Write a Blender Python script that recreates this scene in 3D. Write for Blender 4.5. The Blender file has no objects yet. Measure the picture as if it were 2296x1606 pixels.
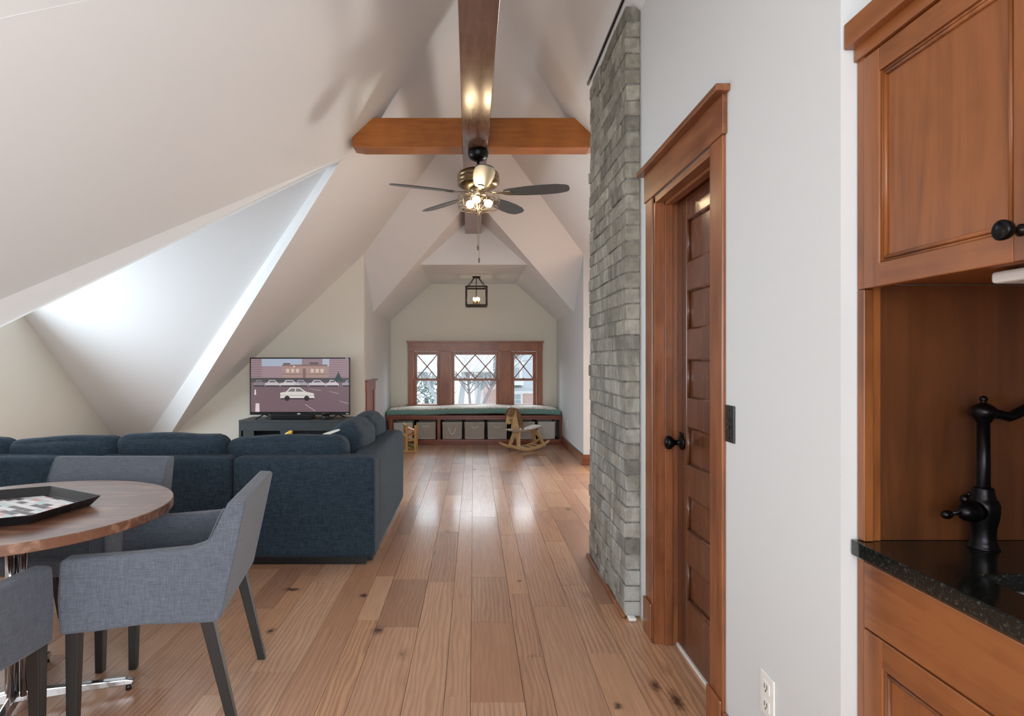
import bpy, bmesh, math, random
from mathutils import Vector, Matrix, noise
C = bpy.context.scene.collection
S = bpy.context.scene
R = math.radians
rnd = random.Random(7)
# ---------------------------------------------------------------- camera
F, CX, CY, H = 1340.0, 1062.0, 803.0, 1.30          # focal length and vanishing point in photo pixels, eye height
cd = bpy.data.cameras.new('camera'); cam = bpy.data.objects.new('camera', cd); C.objects.link(cam)
cam.location = (0, 0, H); cam.rotation_euler = (R(90), 0, 0)
cd.sensor_width = 36; cd.lens = 36*F/2296; cd.shift_x = (1148-CX)/2296; cd.clip_start = .02; cd.clip_end = 200
S.camera = cam
# ---------------------------------------------------------------- light
w = bpy.data.worlds.new('world'); S.world = w; w.use_nodes = True
wn = w.node_tree.nodes; wl = w.node_tree.links
bg = wn['Background']; bg.inputs[0].default_value = (.86, .93, 1, 1); bg.inputs[1].default_value = 1.15
def area(name, loc, rot, sx, sy, power, col):
    l = bpy.data.lights.new(name, 'AREA'); l.shape = 'RECTANGLE'; l.size = sx; l.size_y = sy; l.energy = power; l.color = col
    o = bpy.data.objects.new(name, l); C.objects.link(o); o.location = loc; o.rotation_euler = rot; return o
area('daylight_left_window', (-4.95, 4.76, 1.3), (0, R(-92), 0), 1.9, 1.7, 80, (.74, .88, 1))
area('daylight_right_window', (2.65, 7.42, .62), (R(-90), 0, 0), 1.0, .7, 150, (1, .96, .90))
area('added_back_fill', (-.9, -2.15, 1.55), (R(90), 0, 0), 3.2, 1.5, 76, (.94, .98, 1))  # added general fill behind the camera, out of view
area('daylight_alcove_window', (0, 11.6, 2.45), (R(-80), 0, 0), 3.4, 1.7, 205, (.80, .90, 1))
area('added_side_fill', (.95, -1.0, 1.5), (0, R(98), 0), 1.3, 1.2, 84, (.90, .95, 1))  # added unseen fill to brighten the left ceiling slope and the chairs
S.view_settings.view_transform = 'Standard'; S.view_settings.look = 'None'
S.view_settings.exposure = 0.45; S.view_settings.gamma = 1.0; S.view_settings.use_curve_mapping = False
# ---------------------------------------------------------------- helpers
def P(x, y, Y): return Vector(((x-CX)*Y/F, Y, H+(CY-y)*Y/F))
def fl(x, y): Y = F*H/(y-CY); return Vector(((x-CX)*Y/F, Y, 0))
def lin(c): return tuple((v/12.92 if v <= .04045 else ((v+.055)/1.055)**2.4) for v in [q/255 for q in c]) + (1,)
def tag(o, label=None, cat=None, group=None, kind=None):
    if label: o['label'] = label
    if cat: o['category'] = cat
    if group: o['group'] = group
    if kind: o['kind'] = kind
    return o
def wloc(o):
    v = Vector((0, 0, 0))
    while o: v += Vector(o.location); o = o.parent
    return v
def thing(name, label, cat, loc=(0, 0, 0), group=None):
    o = bpy.data.objects.new(name, None); C.objects.link(o); o.location = loc; o.empty_display_size = .1
    return tag(o, label, cat, group)
class M:
    """collects shapes given in world coordinates; build() links them as ONE mesh object"""
    def __init__(s): s.v = []; s.f = []; s.sm = []
    def add(s, vs, fs, smooth=False):
        n = len(s.v); s.v += [Vector(p) for p in vs]; s.f += [[n+i for i in f] for f in fs]; s.sm += [smooth]*len(fs); return s
    def box(s, x0, x1, y0, y1, z0, z1, rot=None, piv=None):
        x0, x1 = sorted((x0, x1)); y0, y1 = sorted((y0, y1)); z0, z1 = sorted((z0, z1))
        vs = [Vector(p) for p in ((x0,y0,z0),(x1,y0,z0),(x1,y1,z0),(x0,y1,z0),(x0,y0,z1),(x1,y0,z1),(x1,y1,z1),(x0,y1,z1))]
        if rot:
            c = piv or sum(vs, Vector())/8; vs = [rot @ (p-c)+c for p in vs]
        return s.add(vs, [(0,3,2,1),(4,5,6,7),(0,1,5,4),(1,2,6,5),(2,3,7,6),(3,0,4,7)])
    def prism(s, poly, d):
        """poly: list of 3D points, extruded by vector d"""
        d = Vector(d); a = [Vector(p) for p in poly]; n = len(a)
        nrm = Vector()
        for i in range(n): nrm += a[i].cross(a[(i+1) % n])
        if nrm.dot(d) > 0: a = a[::-1]
        return s.add(a+[p+d for p in a], [tuple(range(n)), tuple(range(2*n-1, n-1, -1))]+[(i, n+i, n+(i+1) % n, (i+1) % n) for i in range(n)])
    def tube(s, pts, r, n=8, closed=False, cap=True):
        pts = [Vector(p) for p in pts]; m = len(pts); rr = r if isinstance(r, (list, tuple)) else [r]*m
        vs = []; fs = []; up = None
        for i, p in enumerate(pts):
            a = pts[(i-1) % m] if (closed or i) else p; b = pts[(i+1) % m] if (closed or i < m-1) else p
            t = (b-a).normalized()
            if up is None: up = Vector((0, 0, 1)) if abs(t.z) < .9 else Vector((1, 0, 0))
            q = (up - t*up.dot(t))
            if q.length < 1e-5: q = t.orthogonal()
            q.normalize(); up = q; bq = t.cross(q)
            for k in range(n):
                an = 2*math.pi*(k+.5)/n; vs.append(p+(q*math.cos(an)+bq*math.sin(an))*rr[i])
        for i in range(m if closed else m-1):
            j = (i+1) % m
            for k in range(n): fs.append((i*n+k, i*n+(k+1) % n, j*n+(k+1) % n, j*n+k))
        if cap and not closed: fs += [tuple(range(n-1, -1, -1)), tuple(range((m-1)*n, m*n))]
        return s.add(vs, fs, n > 4)
    def lathe(s, prof, c, n=24, axis=None):
        """prof: (r, h) pairs along the axis from c"""
        ax = Vector(axis or (0, 0, 1)).normalized(); q = ax.orthogonal().normalized(); b = ax.cross(q); c = Vector(c)
        vs = []; fs = []; m = len(prof)
        for (r, h) in prof:
            for k in range(n):
                an = 2*math.pi*k/n; vs.append(c+ax*h+(q*math.cos(an)+b*math.sin(an))*max(r, 1e-4))
        for i in range(m-1):
            for k in range(n): fs.append((i*n+k, i*n+(k+1) % n, (i+1)*n+(k+1) % n, (i+1)*n+k))
        fs += [tuple(range(n-1, -1, -1)), tuple(range((m-1)*n, m*n))]
        return s.add(vs, fs, True)
    def ball(s, c, r, n=12, sc=(1, 1, 1)):
        c = Vector(c); vs = []; fs = []; m = n//2+1
        for i in range(m):
            t = math.pi*i/(m-1); t = min(max(t, .02), math.pi-.02)
            for k in range(n): a = 2*math.pi*k/n; vs.append(c+Vector((r*sc[0]*math.sin(t)*math.cos(a), r*sc[1]*math.sin(t)*math.sin(a), r*sc[2]*math.cos(t))))
        for i in range(m-1):
            for k in range(n): fs.append((i*n+k, (i+1)*n+k, (i+1)*n+(k+1) % n, i*n+(k+1) % n))
        return s.add(vs, fs, True)
    def soft(s, x0, x1, y0, y1, z0, z1, r=.04, bul=(0, 0, .03), n=10, amp=.0, seed=0, fn=None):
        """rounded, puffed box"""
        c = Vector(((x0+x1)/2, (y0+y1)/2, (z0+z1)/2)); h = Vector(((x1-x0)/2, (y1-y0)/2, (z1-z0)/2)); vs = []; fs = []; ix = {}
        def vid(i, j, k):
            if (i, j, k) in ix: return ix[(i, j, k)]
            u = [math.sin((q/n-.5)*math.pi*.98)/math.sin(.49*math.pi) for q in (i, j, k)]
            p = Vector((u[0]*h[0], u[1]*h[1], u[2]*h[2])); rr = min(r, *h)
            inner = Vector([max(-(h[q]-rr), min(h[q]-rr, p[q])) for q in range(3)]); d = p-inner
            if d.length > 1e-9: p = inner+d.normalized()*rr
            for q in range(3):
                o1, o2 = [t for t in range(3) if t != q]
                p[q] += bul[q]*u[q]*(1-u[o1]**2)*(1-u[o2]**2)
            p += c
            if amp: p += noise.noise_vector(p*3.1+Vector((seed*7.3, 0, 0)))*amp + noise.noise_vector(p*9+Vector((seed*3.3, 5, 0)))*amp*.3
            if fn: p = Vector(fn(p))
            ix[(i, j, k)] = len(vs); vs.append(p); return len(vs)-1
        for a in range(n):
            for b in range(n):
                fs += [(vid(a,b,0),vid(a,b+1,0),vid(a+1,b+1,0),vid(a+1,b,0)),(vid(a,b,n),vid(a+1,b,n),vid(a+1,b+1,n),vid(a,b+1,n)),
                       (vid(a,0,b),vid(a+1,0,b),vid(a+1,0,b+1),vid(a,0,b+1)),(vid(a,n,b),vid(a,n,b+1),vid(a+1,n,b+1),vid(a+1,n,b)),
                       (vid(0,a,b),vid(0,a,b+1),vid(0,a+1,b+1),vid(0,a+1,b)),(vid(n,a,b),vid(n,a+1,b),vid(n,a+1,b+1),vid(n,a,b+1))]
        return s.add(vs, fs, True)
    def build(s, name, mat, parent=None, bev=0, seg=2, kind=None, label=None, cols=None, solid=0):
        off = wloc(parent) if parent else Vector()
        me = bpy.data.meshes.new(name); me.from_pydata([p-off for p in s.v], [], s.f)
        me.polygons.foreach_set('use_smooth', s.sm); me.update()
        if cols:
            ca = me.color_attributes.new('Col', 'FLOAT_COLOR', 'CORNER'); i = 0
            for p, c in zip(me.polygons, cols):
                for li in p.loop_indices: ca.data[li].color = c
        for m_ in (mat if isinstance(mat, list) else [mat]): me.materials.append(m_)
        o = bpy.data.objects.new(name, me); C.objects.link(o); o.parent = parent
        if bev:
            b = o.modifiers.new('bevel', 'BEVEL'); b.width = bev; b.segments = seg; b.limit_method = 'ANGLE'; b.harden_normals = False
        if solid:
            b = o.modifiers.new('solid', 'SOLIDIFY'); b.thickness = solid; b.offset = -1
        if kind: o['kind'] = kind
        if label: o['label'] = label
        return o
def struct(name, m, mat, parent=None, **k): return m.build(name, mat, parent, kind='structure', **k)
def copy_tree(o, parent=None):
    c = o.copy(); C.objects.link(c); c.parent = parent
    for ch in list(o.children): copy_tree(ch, c)
    return c
# ---------------------------------------------------------------- materials
def mat(name, col, rough=.5, metal=0, spec=.5, emit=0, ecol=None, sheen=0, coat=0):
    m = bpy.data.materials.new(name); m.use_nodes = True; b = m.node_tree.nodes['Principled BSDF']
    b.inputs['Base Color'].default_value = col; b.inputs['Roughness'].default_value = rough; b.inputs['Metallic'].default_value = metal
    b.inputs['Specular IOR Level'].default_value = spec
    if sheen: b.inputs['Sheen Weight'].default_value = sheen; b.inputs['Sheen Roughness'].default_value = .5
    if coat: b.inputs['Coat Weight'].default_value = coat; b.inputs['Coat Roughness'].default_value = .15
    if emit: b.inputs['Emission Color'].default_value = ecol or col; b.inputs['Emission Strength'].default_value = emit
    return m
class N:
    def __init__(s, m): s.m = m; s.n = m.node_tree.nodes; s.l = m.node_tree.links; s.b = s.n['Principled BSDF']
    def node(s, t, **k):
        o = s.n.new(t)
        for a, v in k.items(): setattr(o, a, v)
        return o
    def set(s, i, v):
        if hasattr(v, 'is_output') or isinstance(v, bpy.types.NodeSocket): s.l.new(v, i)
        else: i.default_value = v
    def coord(s, kind='Object', scale=(1, 1, 1), off=None, src=None):
        src = src or s.node('ShaderNodeTexCoord').outputs[kind]
        mp = s.node('ShaderNodeMapping'); s.l.new(src, mp.inputs[0]); mp.inputs['Scale'].default_value = scale
        if off is not None: s.set(mp.inputs['Location'], off)
        return mp.outputs[0]
    def noise(s, vec, scale=5, detail=4, rough=.55, dist=0):
        t = s.node('ShaderNodeTexNoise'); s.l.new(vec, t.inputs['Vector'])
        t.inputs['Scale'].default_value = scale; t.inputs['Detail'].default_value = detail; t.inputs['Roughness'].default_value = rough; t.inputs['Distortion'].default_value = dist
        return t.outputs['Fac']
    def ramp(s, fac, stops):
        r = s.node('ShaderNodeValToRGB'); s.l.new(fac, r.inputs[0]); e = r.color_ramp.elements
        while len(e) < len(stops): e.new(.5)
        for i, (p, c) in enumerate(stops): e[i].position = p; e[i].color = c if len(c) == 4 else c+(1,)
        return r.outputs[0]
    def mix(s, f, a, b, mode='MIX'):
        x = s.node('ShaderNodeMix', data_type='RGBA', blend_type=mode)
        s.set(x.inputs[0], f); s.set(x.inputs[6], a); s.set(x.inputs[7], b); return x.outputs[2]
    def math(s, op, a, b=0, c=None, clamp=False):
        x = s.node('ShaderNodeMath', operation=op, use_clamp=clamp); s.set(x.inputs[0], a); s.set(x.inputs[1], b)
        if c is not None: s.set(x.inputs[2], c)
        return x.outputs[0]
    def bump(s, h, strength=.2, dist=.01):
        x = s.node('ShaderNodeBump'); x.inputs['Strength'].default_value = strength; x.inputs['Distance'].default_value = dist
        s.l.new(h, x.inputs['Height']); s.l.new(x.outputs[0], s.b.inputs['Normal'])
def g(v): return (v, v, v, 1)
def wood(name, c1, c2, axis='Z', rough=.38, sc=1, coat=.15, blot=.5):
    m = mat(name, c1, rough, coat=coat); n = N(m)
    st = {'X': (1.2, 14, 14), 'Y': (14, 1.2, 14), 'Z': (14, 14, 1.2)}[axis]
    oi = n.node('ShaderNodeObjectInfo').outputs['Random']; of = n.math('MULTIPLY', oi, 17)
    cb = n.node('ShaderNodeCombineXYZ'); [n.l.new(of, cb.inputs[i]) for i in range(3)]
    v = n.coord(scale=tuple(q*sc for q in st), off=cb.outputs[0])
    a = n.noise(v, 2.2, 6, .6, .8); f = n.noise(v, 14, 3, .6); bl = n.noise(n.coord(scale=(3*sc, 3*sc, 2.2*sc), off=cb.outputs[0]), 1.6, 3, .6)
    k = n.math('ADD', n.math('MULTIPLY', a, .55), n.math('MULTIPLY', bl, blot))
    col = n.ramp(k, [(.38, c2), (.62, c1)])
    col = n.mix(n.math('MULTIPLY', f, .28), col, c2)
    n.l.new(col, n.b.inputs['Base Color']); n.bump(f, .04, .004)
    n.l.new(n.math('ADD', n.math('MULTIPLY', a, .15), rough-.07), n.b.inputs['Roughness'])
    return m
def paint(name, col, rough=.75):
    m = mat(name, col, rough, spec=.3); n = N(m); f = n.noise(n.coord(), 160, 2, .5)
    n.bump(f, .05, .002); c = n.noise(n.coord(), 1.2, 2, .5)
    n.l.new(n.mix(n.math('MULTIPLY', c, .06), col, g(.62)), n.b.inputs['Base Color']); return m
W_WALL = paint('wall_paint', lin((213, 216, 217)))
W_CEIL = paint('ceiling_paint', lin((227, 228, 228)))
W_CREAM = paint('cream_paint', lin((228, 224, 212)))
TRIM = wood('stained_trim_wood', lin((152, 92, 54)), lin((108, 60, 32)), 'Z', .35)
TRIMX = wood('stained_trim_wood_across', lin((148, 86, 54)), lin((104, 56, 32)), 'X', .35)
TRIMY = wood('stained_trim_wood_deep', lin((150, 94, 58)), lin((108, 62, 36)), 'Y', .35)
WINW = wood('window_wood', lin((166, 100, 66)), lin((126, 70, 46)), 'Z', .4)
WINX = wood('window_head_wood', lin((166, 100, 66)), lin((126, 70, 46)), 'X', .4)
DOORW = wood('door_wood', lin((116, 70, 42)), lin((88, 50, 30)), 'Z', .25, coat=.4, blot=.3)
CABW = wood('cabinet_maple', lin((148, 88, 45)), lin((102, 56, 26)), 'Z', .35, sc=.8, blot=.6)
CABY = wood('cabinet_maple_rail', lin((150, 90, 46)), lin((104, 57, 27)), 'Y', .35, sc=.8, blot=.6)
BACKW = wood('cabinet_back_panel', lin((98, 54, 24)), lin((70, 37, 15)), 'Z', .4, sc=.7)  # brown darkened to hold the shade below the wall cabinet
BEAMW = wood('ceiling_beam_wood', lin((170, 100, 32)), lin((136, 74, 18)), 'X', .32, sc=.8)
BEAMY = wood('ridge_beam_wood', lin((120, 84, 66)), lin((96, 64, 50)), 'Y', .22, coat=.35)
PINE = wood('pine', lin((228, 196, 150)), lin((204, 168, 118)), 'X', .5, blot=.3)
TABLEW = wood('table_walnut', lin((192, 150, 124)), lin((106, 70, 52)), 'X', .35, sc=.9, blot=.25)
BLACKM = mat('black_metal', lin((26, 26, 28)), .32, .7)
BRONZE = mat('oiled_bronze', lin((30, 28, 30)), .3, .85)
CHROME = mat('chrome', lin((215, 215, 218)), .12, 1)
STEEL = mat('sink_steel', lin((150, 152, 150)), .4, .3)
NICKEL = mat('brushed_nickel', lin((150, 138, 118)), .28, 1)
PLASTIC = mat('white_plastic', lin((235, 234, 230)), .4)
LEGM = mat('black_brown_wood', lin((26, 24, 23)), .4)
BLACKP = mat('black_plastic', lin((18, 18, 20)), .3)
CONS = mat('console_charcoal', lin((58, 66, 70)), .4)
ROPE = mat('white_rope', lin((250, 248, 242)), .9)
DARKIN = mat('dark_shelf_interior', lin((38, 26, 22)), .7)
def fabric(name, c1, c2, sc=1, bump=.35, sheen=.15):
    m = mat(name, c1, .92, spec=.2, sheen=sheen); n = N(m)
    a = n.noise(n.coord(scale=(30*sc, 30*sc, 420*sc)), 1, 3, .6); b = n.noise(n.coord(scale=(420*sc, 420*sc, 30*sc)), 1, 3, .6)
    c = n.noise(n.coord(), 260*sc, 2, .5); k = n.math('ADD', n.math('MULTIPLY', a, .5), n.math('MULTIPLY', b, .5))
    n.l.new(n.ramp(k, [(.36, c2), (.64, c1)]), n.b.inputs['Base Color']); n.bump(n.math('ADD', k, n.math('MULTIPLY', c, .7)), bump, .004); return m
CHAIRF = fabric('chair_linen', lin((102, 107, 117)), lin((74, 79, 88)), 1.1)
SOFAF = fabric('sofa_fabric', lin((58, 74, 88)), lin((26, 37, 46)), .8, .6, .04)
YELLOW = fabric('yellow_fabric', lin((226, 190, 90)), lin((200, 160, 60)))
# ---------------------------------------------------------------- setting: floor
m = mat('plank_wood', g(.3), .4, coat=.3); n = N(m)
isl = n.node('ShaderNodeNewGeometry'); oi = n.node('ShaderNodeObjectInfo')
rn = n.math('FRACT', n.math('ADD', isl.outputs['Random Per Island'], n.math('MULTIPLY', oi.outputs['Random'], 7.31)))
cb = n.node('ShaderNodeCombineXYZ'); n.l.new(n.math('MULTIPLY', rn, 31), cb.inputs[0]); n.l.new(n.math('MULTIPLY', rn, 53), cb.inputs[1]); n.l.new(n.math('MULTIPLY', rn, 11), cb.inputs[2])
pos = isl.outputs['Position']
base = n.ramp(rn, [(0, lin((167, 124, 98))), (.15, lin((206, 164, 133))), (.3, lin((190, 144, 115))), (.45, lin((215, 176, 145))), (.6, lin((178, 131, 102))), (.75, lin((208, 161, 125))), (.88, lin((158, 118, 95))), (1, lin((198, 154, 123)))])
v1 = n.coord(scale=(9, .8, 1), off=cb.outputs[0], src=pos)
rings = n.node('ShaderNodeTexWave', wave_type='BANDS', bands_direction='X'); n.l.new(n.coord(scale=(1, .16, 1), off=cb.outputs[0], src=pos), rings.inputs[0])
rings.inputs['Scale'].default_value = 14; rings.inputs['Distortion'].default_value = 9; rings.inputs['Detail'].default_value = 2; rings.inputs['Detail Scale'].default_value = 1.1; rings.inputs['Detail Roughness'].default_value = .4
amt = n.math('MULTIPLY', n.math('FRACT', n.math('MULTIPLY', rn, 13.7)), .42)
ringf = n.math('MULTIPLY', n.ramp(rings.outputs['Fac'], [(.35, g(0)), (.95, g(1))]), amt)
gr = n.noise(v1, 2.0, 6, .65, 1.2); fine = n.noise(n.coord(scale=(130, 5, 1), off=cb.outputs[0], src=pos), 1.2, 4, .6)
col = n.mix(ringf, base, lin((120, 80, 58)))
col = n.mix(n.math('MULTIPLY', n.ramp(gr, [(.35, g(0)), (.75, g(1))]), .25), col, lin((126, 84, 58)))
col = n.mix(n.math('MULTIPLY', n.ramp(fine, [(.45, g(0)), (.75, g(1))]), .22), col, lin((98, 64, 46)))
vo = n.node('ShaderNodeTexVoronoi', feature='F1'); n.l.new(n.coord(scale=(3.6, 1.7, 1), off=cb.outputs[0], src=pos), vo.inputs['Vector']); vo.inputs['Scale'].default_value = 1.0
kd = n.math('ADD', vo.outputs['Distance'], n.math('MULTIPLY', n.math('SUBTRACT', n.noise(n.coord(scale=(1, .6, 1), src=pos), 24, 3, .6), .5), .09))
knot = n.ramp(kd, [(.035, g(1)), (.06, g(.35)), (.13, g(0))])
col = n.mix(n.math('MULTIPLY', knot, .85), col, lin((66, 38, 28)))
# the few big knots that stand out in the near boards
acc = None
for (kx, ky, a_, b_) in ((1470, 1538, .024, .05), (1518, 1572, .028, .09), (848, 1414, .035, .05), (607, 1415, .022, .035), (815, 1336, .03, .035), (1165, 1303, .018, .02), (655, 1322, .06, .03), (1467, 1440, .02, .03), (1386, 1583, .02, .03)):
    p = fl(kx, ky); sx = n.node('ShaderNodeSeparateXYZ'); n.l.new(pos, sx.inputs[0])
    wob = n.noise(n.coord(src=pos), 34, 5, .75)
    dx = n.math('DIVIDE', n.math('ADD', sx.outputs[0], n.math('SUBTRACT', n.math('MULTIPLY', wob, .05), p.x+.025)), a_)
    dy = n.math('DIVIDE', n.math('ADD', sx.outputs[1], n.math('SUBTRACT', n.math('MULTIPLY', wob, .08), p.y+.04)), b_)
    d = n.math('SQRT', n.math('ADD', n.math('MULTIPLY', dx, dx), n.math('MULTIPLY', dy, dy)))
    q = n.math('SUBTRACT', 1.25, d, clamp=True); acc = q if acc is None else n.math('MAXIMUM', acc, q)
col = n.mix(n.ramp(acc, [(0, g(0)), (.35, g(.18)), (.7, g(.55)), (1, g(.92))]), col, lin((58, 32, 24)))
n.l.new(col, n.b.inputs['Base Color'])
n.l.new(n.math('ADD', n.math('MULTIPLY', gr, .18), .24), n.b.inputs['Roughness'])
n.bump(n.math('ADD', n.math('MULTIPLY', gr, .7), n.math('MULTIPLY', fine, .4)), .14, .005)
PLANK = m
floor = struct('floor', M().box(-4.7, 4.7, -2.2, 9.8, -.12, -.018), mat('subfloor', lin((60, 38, 28)), .9))
XL = [-.012]; ws_l = [.10, .155, .205, .11, .155, .20, .105, .15, .205, .11, .16]; i = 0
while XL[-1] > -4.5: XL.append(XL[-1]-ws_l[i % len(ws_l)]); i += 1
XR = [-.012]; ws_r = [.205, .112, .196, .15, .205, .11, .155, .2, .105]; i = 0
while XR[-1] < 4.5: XR.append(XR[-1]+ws_r[i % len(ws_r)]); i += 1
xs = sorted(set(XL+XR)); rest = M(); cand = []
def plank(mm, x0, x1, y0, y1):
    e = .0006; c = .0004; z = rnd.uniform(-.0006, .0006)
    a = [(x0+e, y0+e), (x1-e, y0+e), (x1-e, y1-e), (x0+e, y1-e)]; b = [(x0+e+c, y0+e+c), (x1-e-c, y0+e+c), (x1-e-c, y1-e-c), (x0+e+c, y1-e-c)]
    mm.add([(p[0], p[1], -.018) for p in a]+[(p[0], p[1], -.004+z) for p in a]+[(p[0], p[1], z) for p in b],
           [(0,1,5,4),(1,2,6,5),(2,3,7,6),(3,0,4,7),(4,5,9,8),(5,6,10,9),(6,7,11,10),(7,4,8,11),(8,9,10,11)])
for x0, x1 in zip(xs[:-1], xs[1:]):
    y = -2.1-rnd.random()*.8
    while y < 9.7:
        L = rnd.choice([.45, .6, .75, .9, 1.1, 1.3, 1.6])*rnd.uniform(.9, 1.1); y1 = y+L
        xm, ym = (x0+x1)/2, (y+y1)/2
        vis = ym > 1.9 and abs(xm) < .95*ym*.9 and not (xm > .84 and ym < 7) and xm > -2.6 and not (xm < -.7 and ym > 4.0)
        cand.append((vis, ym, x0, x1, y, y1)); y = y1
vis = sorted([c for c in cand if c[0]], key=lambda c: c[1])[:290]; vs_ = set(id(c) for c in vis)
for c in cand:
    if id(c) in vs_:
        mm = M(); plank(mm, *c[2:]); mm.build('floorboard', PLANK, floor)
    else: plank(rest, *c[2:])
rest.build('floorboards', PLANK, floor, kind='stuff')
# ---------------------------------------------------------------- setting: walls and ceiling
SL = .95; RZ = 3.83
def zr(a): return RZ-SL*abs(a)
WX, WY, BY, AX = .835, 7.27, 9.64, 1.335        # right wall face, far wall face, alcove back wall, alcove half width
AR = 1.335
HY = 7.27-(3.83-zr(AX))/SL                     # ridge end
def cl(mm, pts): mm.add(pts, [tuple(range(len(pts)))])
def hz(Y): return RZ-SL*(Y-HY)
def gz(x): return 3.11-.9*abs(x)
def gy(x): return (RZ+SL*HY-gz(x))/SL
UAp = P(805, 338, 4.72); UAp.z = zr(UAp.x)
def onmain(x, y):
    k = 2.53/((CY-y)+SL*(CX-x)); return Vector(((x-CX)*k, F*k, H+(CY-y)*k))
def ext(a, b, z):
    t = (z-a.z)/(b.z-a.z); return a+(b-a)*t
U0, U1 = onmain(800, 341), onmain(0, 672); E0, E1 = onmain(762, 362), onmain(385, 970)
UE = ext(U0, U1, .10)
ceil = M()
cl(ceil, [(0, -2.2, RZ), (0, HY, RZ), (-AX, WY, zr(AX)), (-3.75, WY, zr(3.75)), tuple(E1), tuple(E0), tuple(U0), tuple(UE), (-3.93, UE.y-.1, .1), (-3.93, -2.2, .1)])
cl(ceil, [(0, -2.2, RZ), (3.93, -2.2, .1), (3.93, WY, .1), (AX, WY, zr(AX)), (0, HY, RZ)])
# hip slope with the alcove opening cut out
cl(ceil, [(0, HY, RZ), (AX, WY, zr(AX)), (AX, gy(AX), gz(AX)), (.685, gy(.685), gz(.685)), (0, gy(0), gz(0))])
cl(ceil, [(0, HY, RZ), (0, gy(0), gz(0)), (-.685, gy(.685), gz(.685)), (-AX, gy(AX), gz(AX)), (-AX, WY, zr(AX))])
FZ = gz(.685)
for s in (-1, 1):
    cl(ceil, [(0, gy(0), gz(0)), (s*.685, gy(.685), FZ), (s*.685, 7.64, FZ), (0, 7.64, gz(0))])
    cl(ceil, [(s*.685, gy(.685), FZ), (s*AX, gy(AX), gz(AX)), (s*AX, BY, gz(AX)), (s*.685, BY, FZ)])
cl(ceil, [(-.685, 7.64, FZ), (.685, 7.64, FZ), (0, 7.64, gz(0))])
cl(ceil, [(-.685, 7.64, FZ), (.685, 7.64, FZ), (.685, BY, FZ), (-.685, BY, FZ)])
ceiling = struct('ceiling', ceil, W_CEIL)
# dormer on the left: strips along its valleys, its two slopes and its outer wall
DX = -4.5; DK = .15
def dz(Y): return 2.83-SL*(Y-4.66-DK)
def ondorm(x, y):
    k = (2.83+SL*(4.66+DK)-H)/((CY-y)+SL*F); return Vector(((x-CX)*k, F*k, H+(CY-y)*k))
D0, D1 = ondorm(735, 375), ondorm(338, 970); D2 = ext(D0, D1, -.02); E2 = ext(E0, E1, -.02)
L0, L1 = onmain(712, 389), onmain(0, 735)
def pull(p, f): return Vector((p.x*f, p.y*f, H+(p.z-H)*f))
L0, L1 = pull(L0, .985), pull(L1, .965); L2 = ext(L0, L1, .0)
dm = M()
cl(dm, [tuple(E0), tuple(E2), tuple(D2), tuple(D0)])
cl(dm, [tuple(U0), tuple(UE), tuple(L2), tuple(L0)]); cl(dm, [tuple(U0), tuple(L0), tuple(D0), tuple(E0)])
zt = dz(4.81)
Ytop = 4.73
cl(dm, [tuple(D0), tuple(D2), (DX-.3, D2.y, D2.z), (DX-.3, D0.y, D0.z)])
cl(dm, [tuple(L0), tuple(L2), (DX-.3, L2.y-.3, L2.z), (DX-.3, L0.y, L0.z+.25)])
cl(dm, [tuple(L0), tuple(D0), (DX-.3, D0.y, D0.z), (DX-.3, L0.y, L0.z+.25)])
struct('ceiling_dormer', dm, W_CEIL)
def wallx(name, xf, th, y0, y1, z1, mt, win=None, z0=0):
    """wall in a plane of constant X, with an optional window opening (ya, yb, za, zb)"""
    mm = M(); a, b = xf, xf+th
    if win:
        ya, yb, za, zb = win
        mm.box(a, b, y0, ya, z0, z1).box(a, b, yb, y1, z0, z1).box(a, b, ya, yb, z0, za).box(a, b, ya, yb, zb, z1)
    else: mm.box(a, b, y0, y1, z0, z1)
    return struct(name, mm, mt)
def wally(name, yf, th, x0, x1, z1, mt, win=None, z0=0):
    mm = M(); a, b = yf, yf+th
    if win:
        xa, xb, za, zb = win
        mm.box(x0, xa, a, b, z0, z1).box(xb, x1, a, b, z0, z1).box(xa, xb, a, b, z0, za).box(xa, xb, a, b, zb, z1)
    else: mm.box(x0, x1, a, b, z0, z1)
    return struct(name, mm, mt)
wallx('wall_left_dormer', DX, -.1, 0.8, 8.3, 3.1, W_CREAM, (3.9, 5.6, .4, 2.1))
# far wall behind the television, cut to the roof slope
mm = M(); mm.prism([(-AX, WY, 0), (-AX, WY, zr(AX)), (-3.95, WY, zr(3.95)), (-3.95, WY, 0)], (0, .1, 0)); struct('wall_far_left', mm, W_CREAM)
mm = M()
for a_, b_, za, zb in ((AR, 2.15, 0, 9), (3.15, 3.95, 0, 9), (2.15, 3.15, 0, .27), (2.15, 3.15, .83, 9)):
    zA = min(zb, zr(a_)); zB = min(zb, zr(b_))
    if zA <= za+.01: continue
    mm.prism([(a_, WY, za), (a_, WY, zA), (b_, WY, max(zB, za+.005)), (b_, WY, za)], (0, .1, 0))
struct('wall_far_right', mm, W_WALL)
struct('wall_alcove_left', M().prism([(-AX, WY+.1, 0), (-AX, BY, 0), (-AX, BY, gz(AX)+.02), (-AX, gy(AX), gz(AX)+.02), (-AX, WY+.1, hz(WY+.1)+.02)], (-.1, 0, 0)), W_WALL)
struct('wall_alcove_right', M().prism([(AX, WY+.1, 0), (AX, BY, 0), (AX, BY, gz(AX)+.02), (AX, gy(AX), gz(AX)+.02), (AX, WY+.1, hz(WY+.1)+.02)], (.1, 0, 0)), W_WALL)
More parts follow.
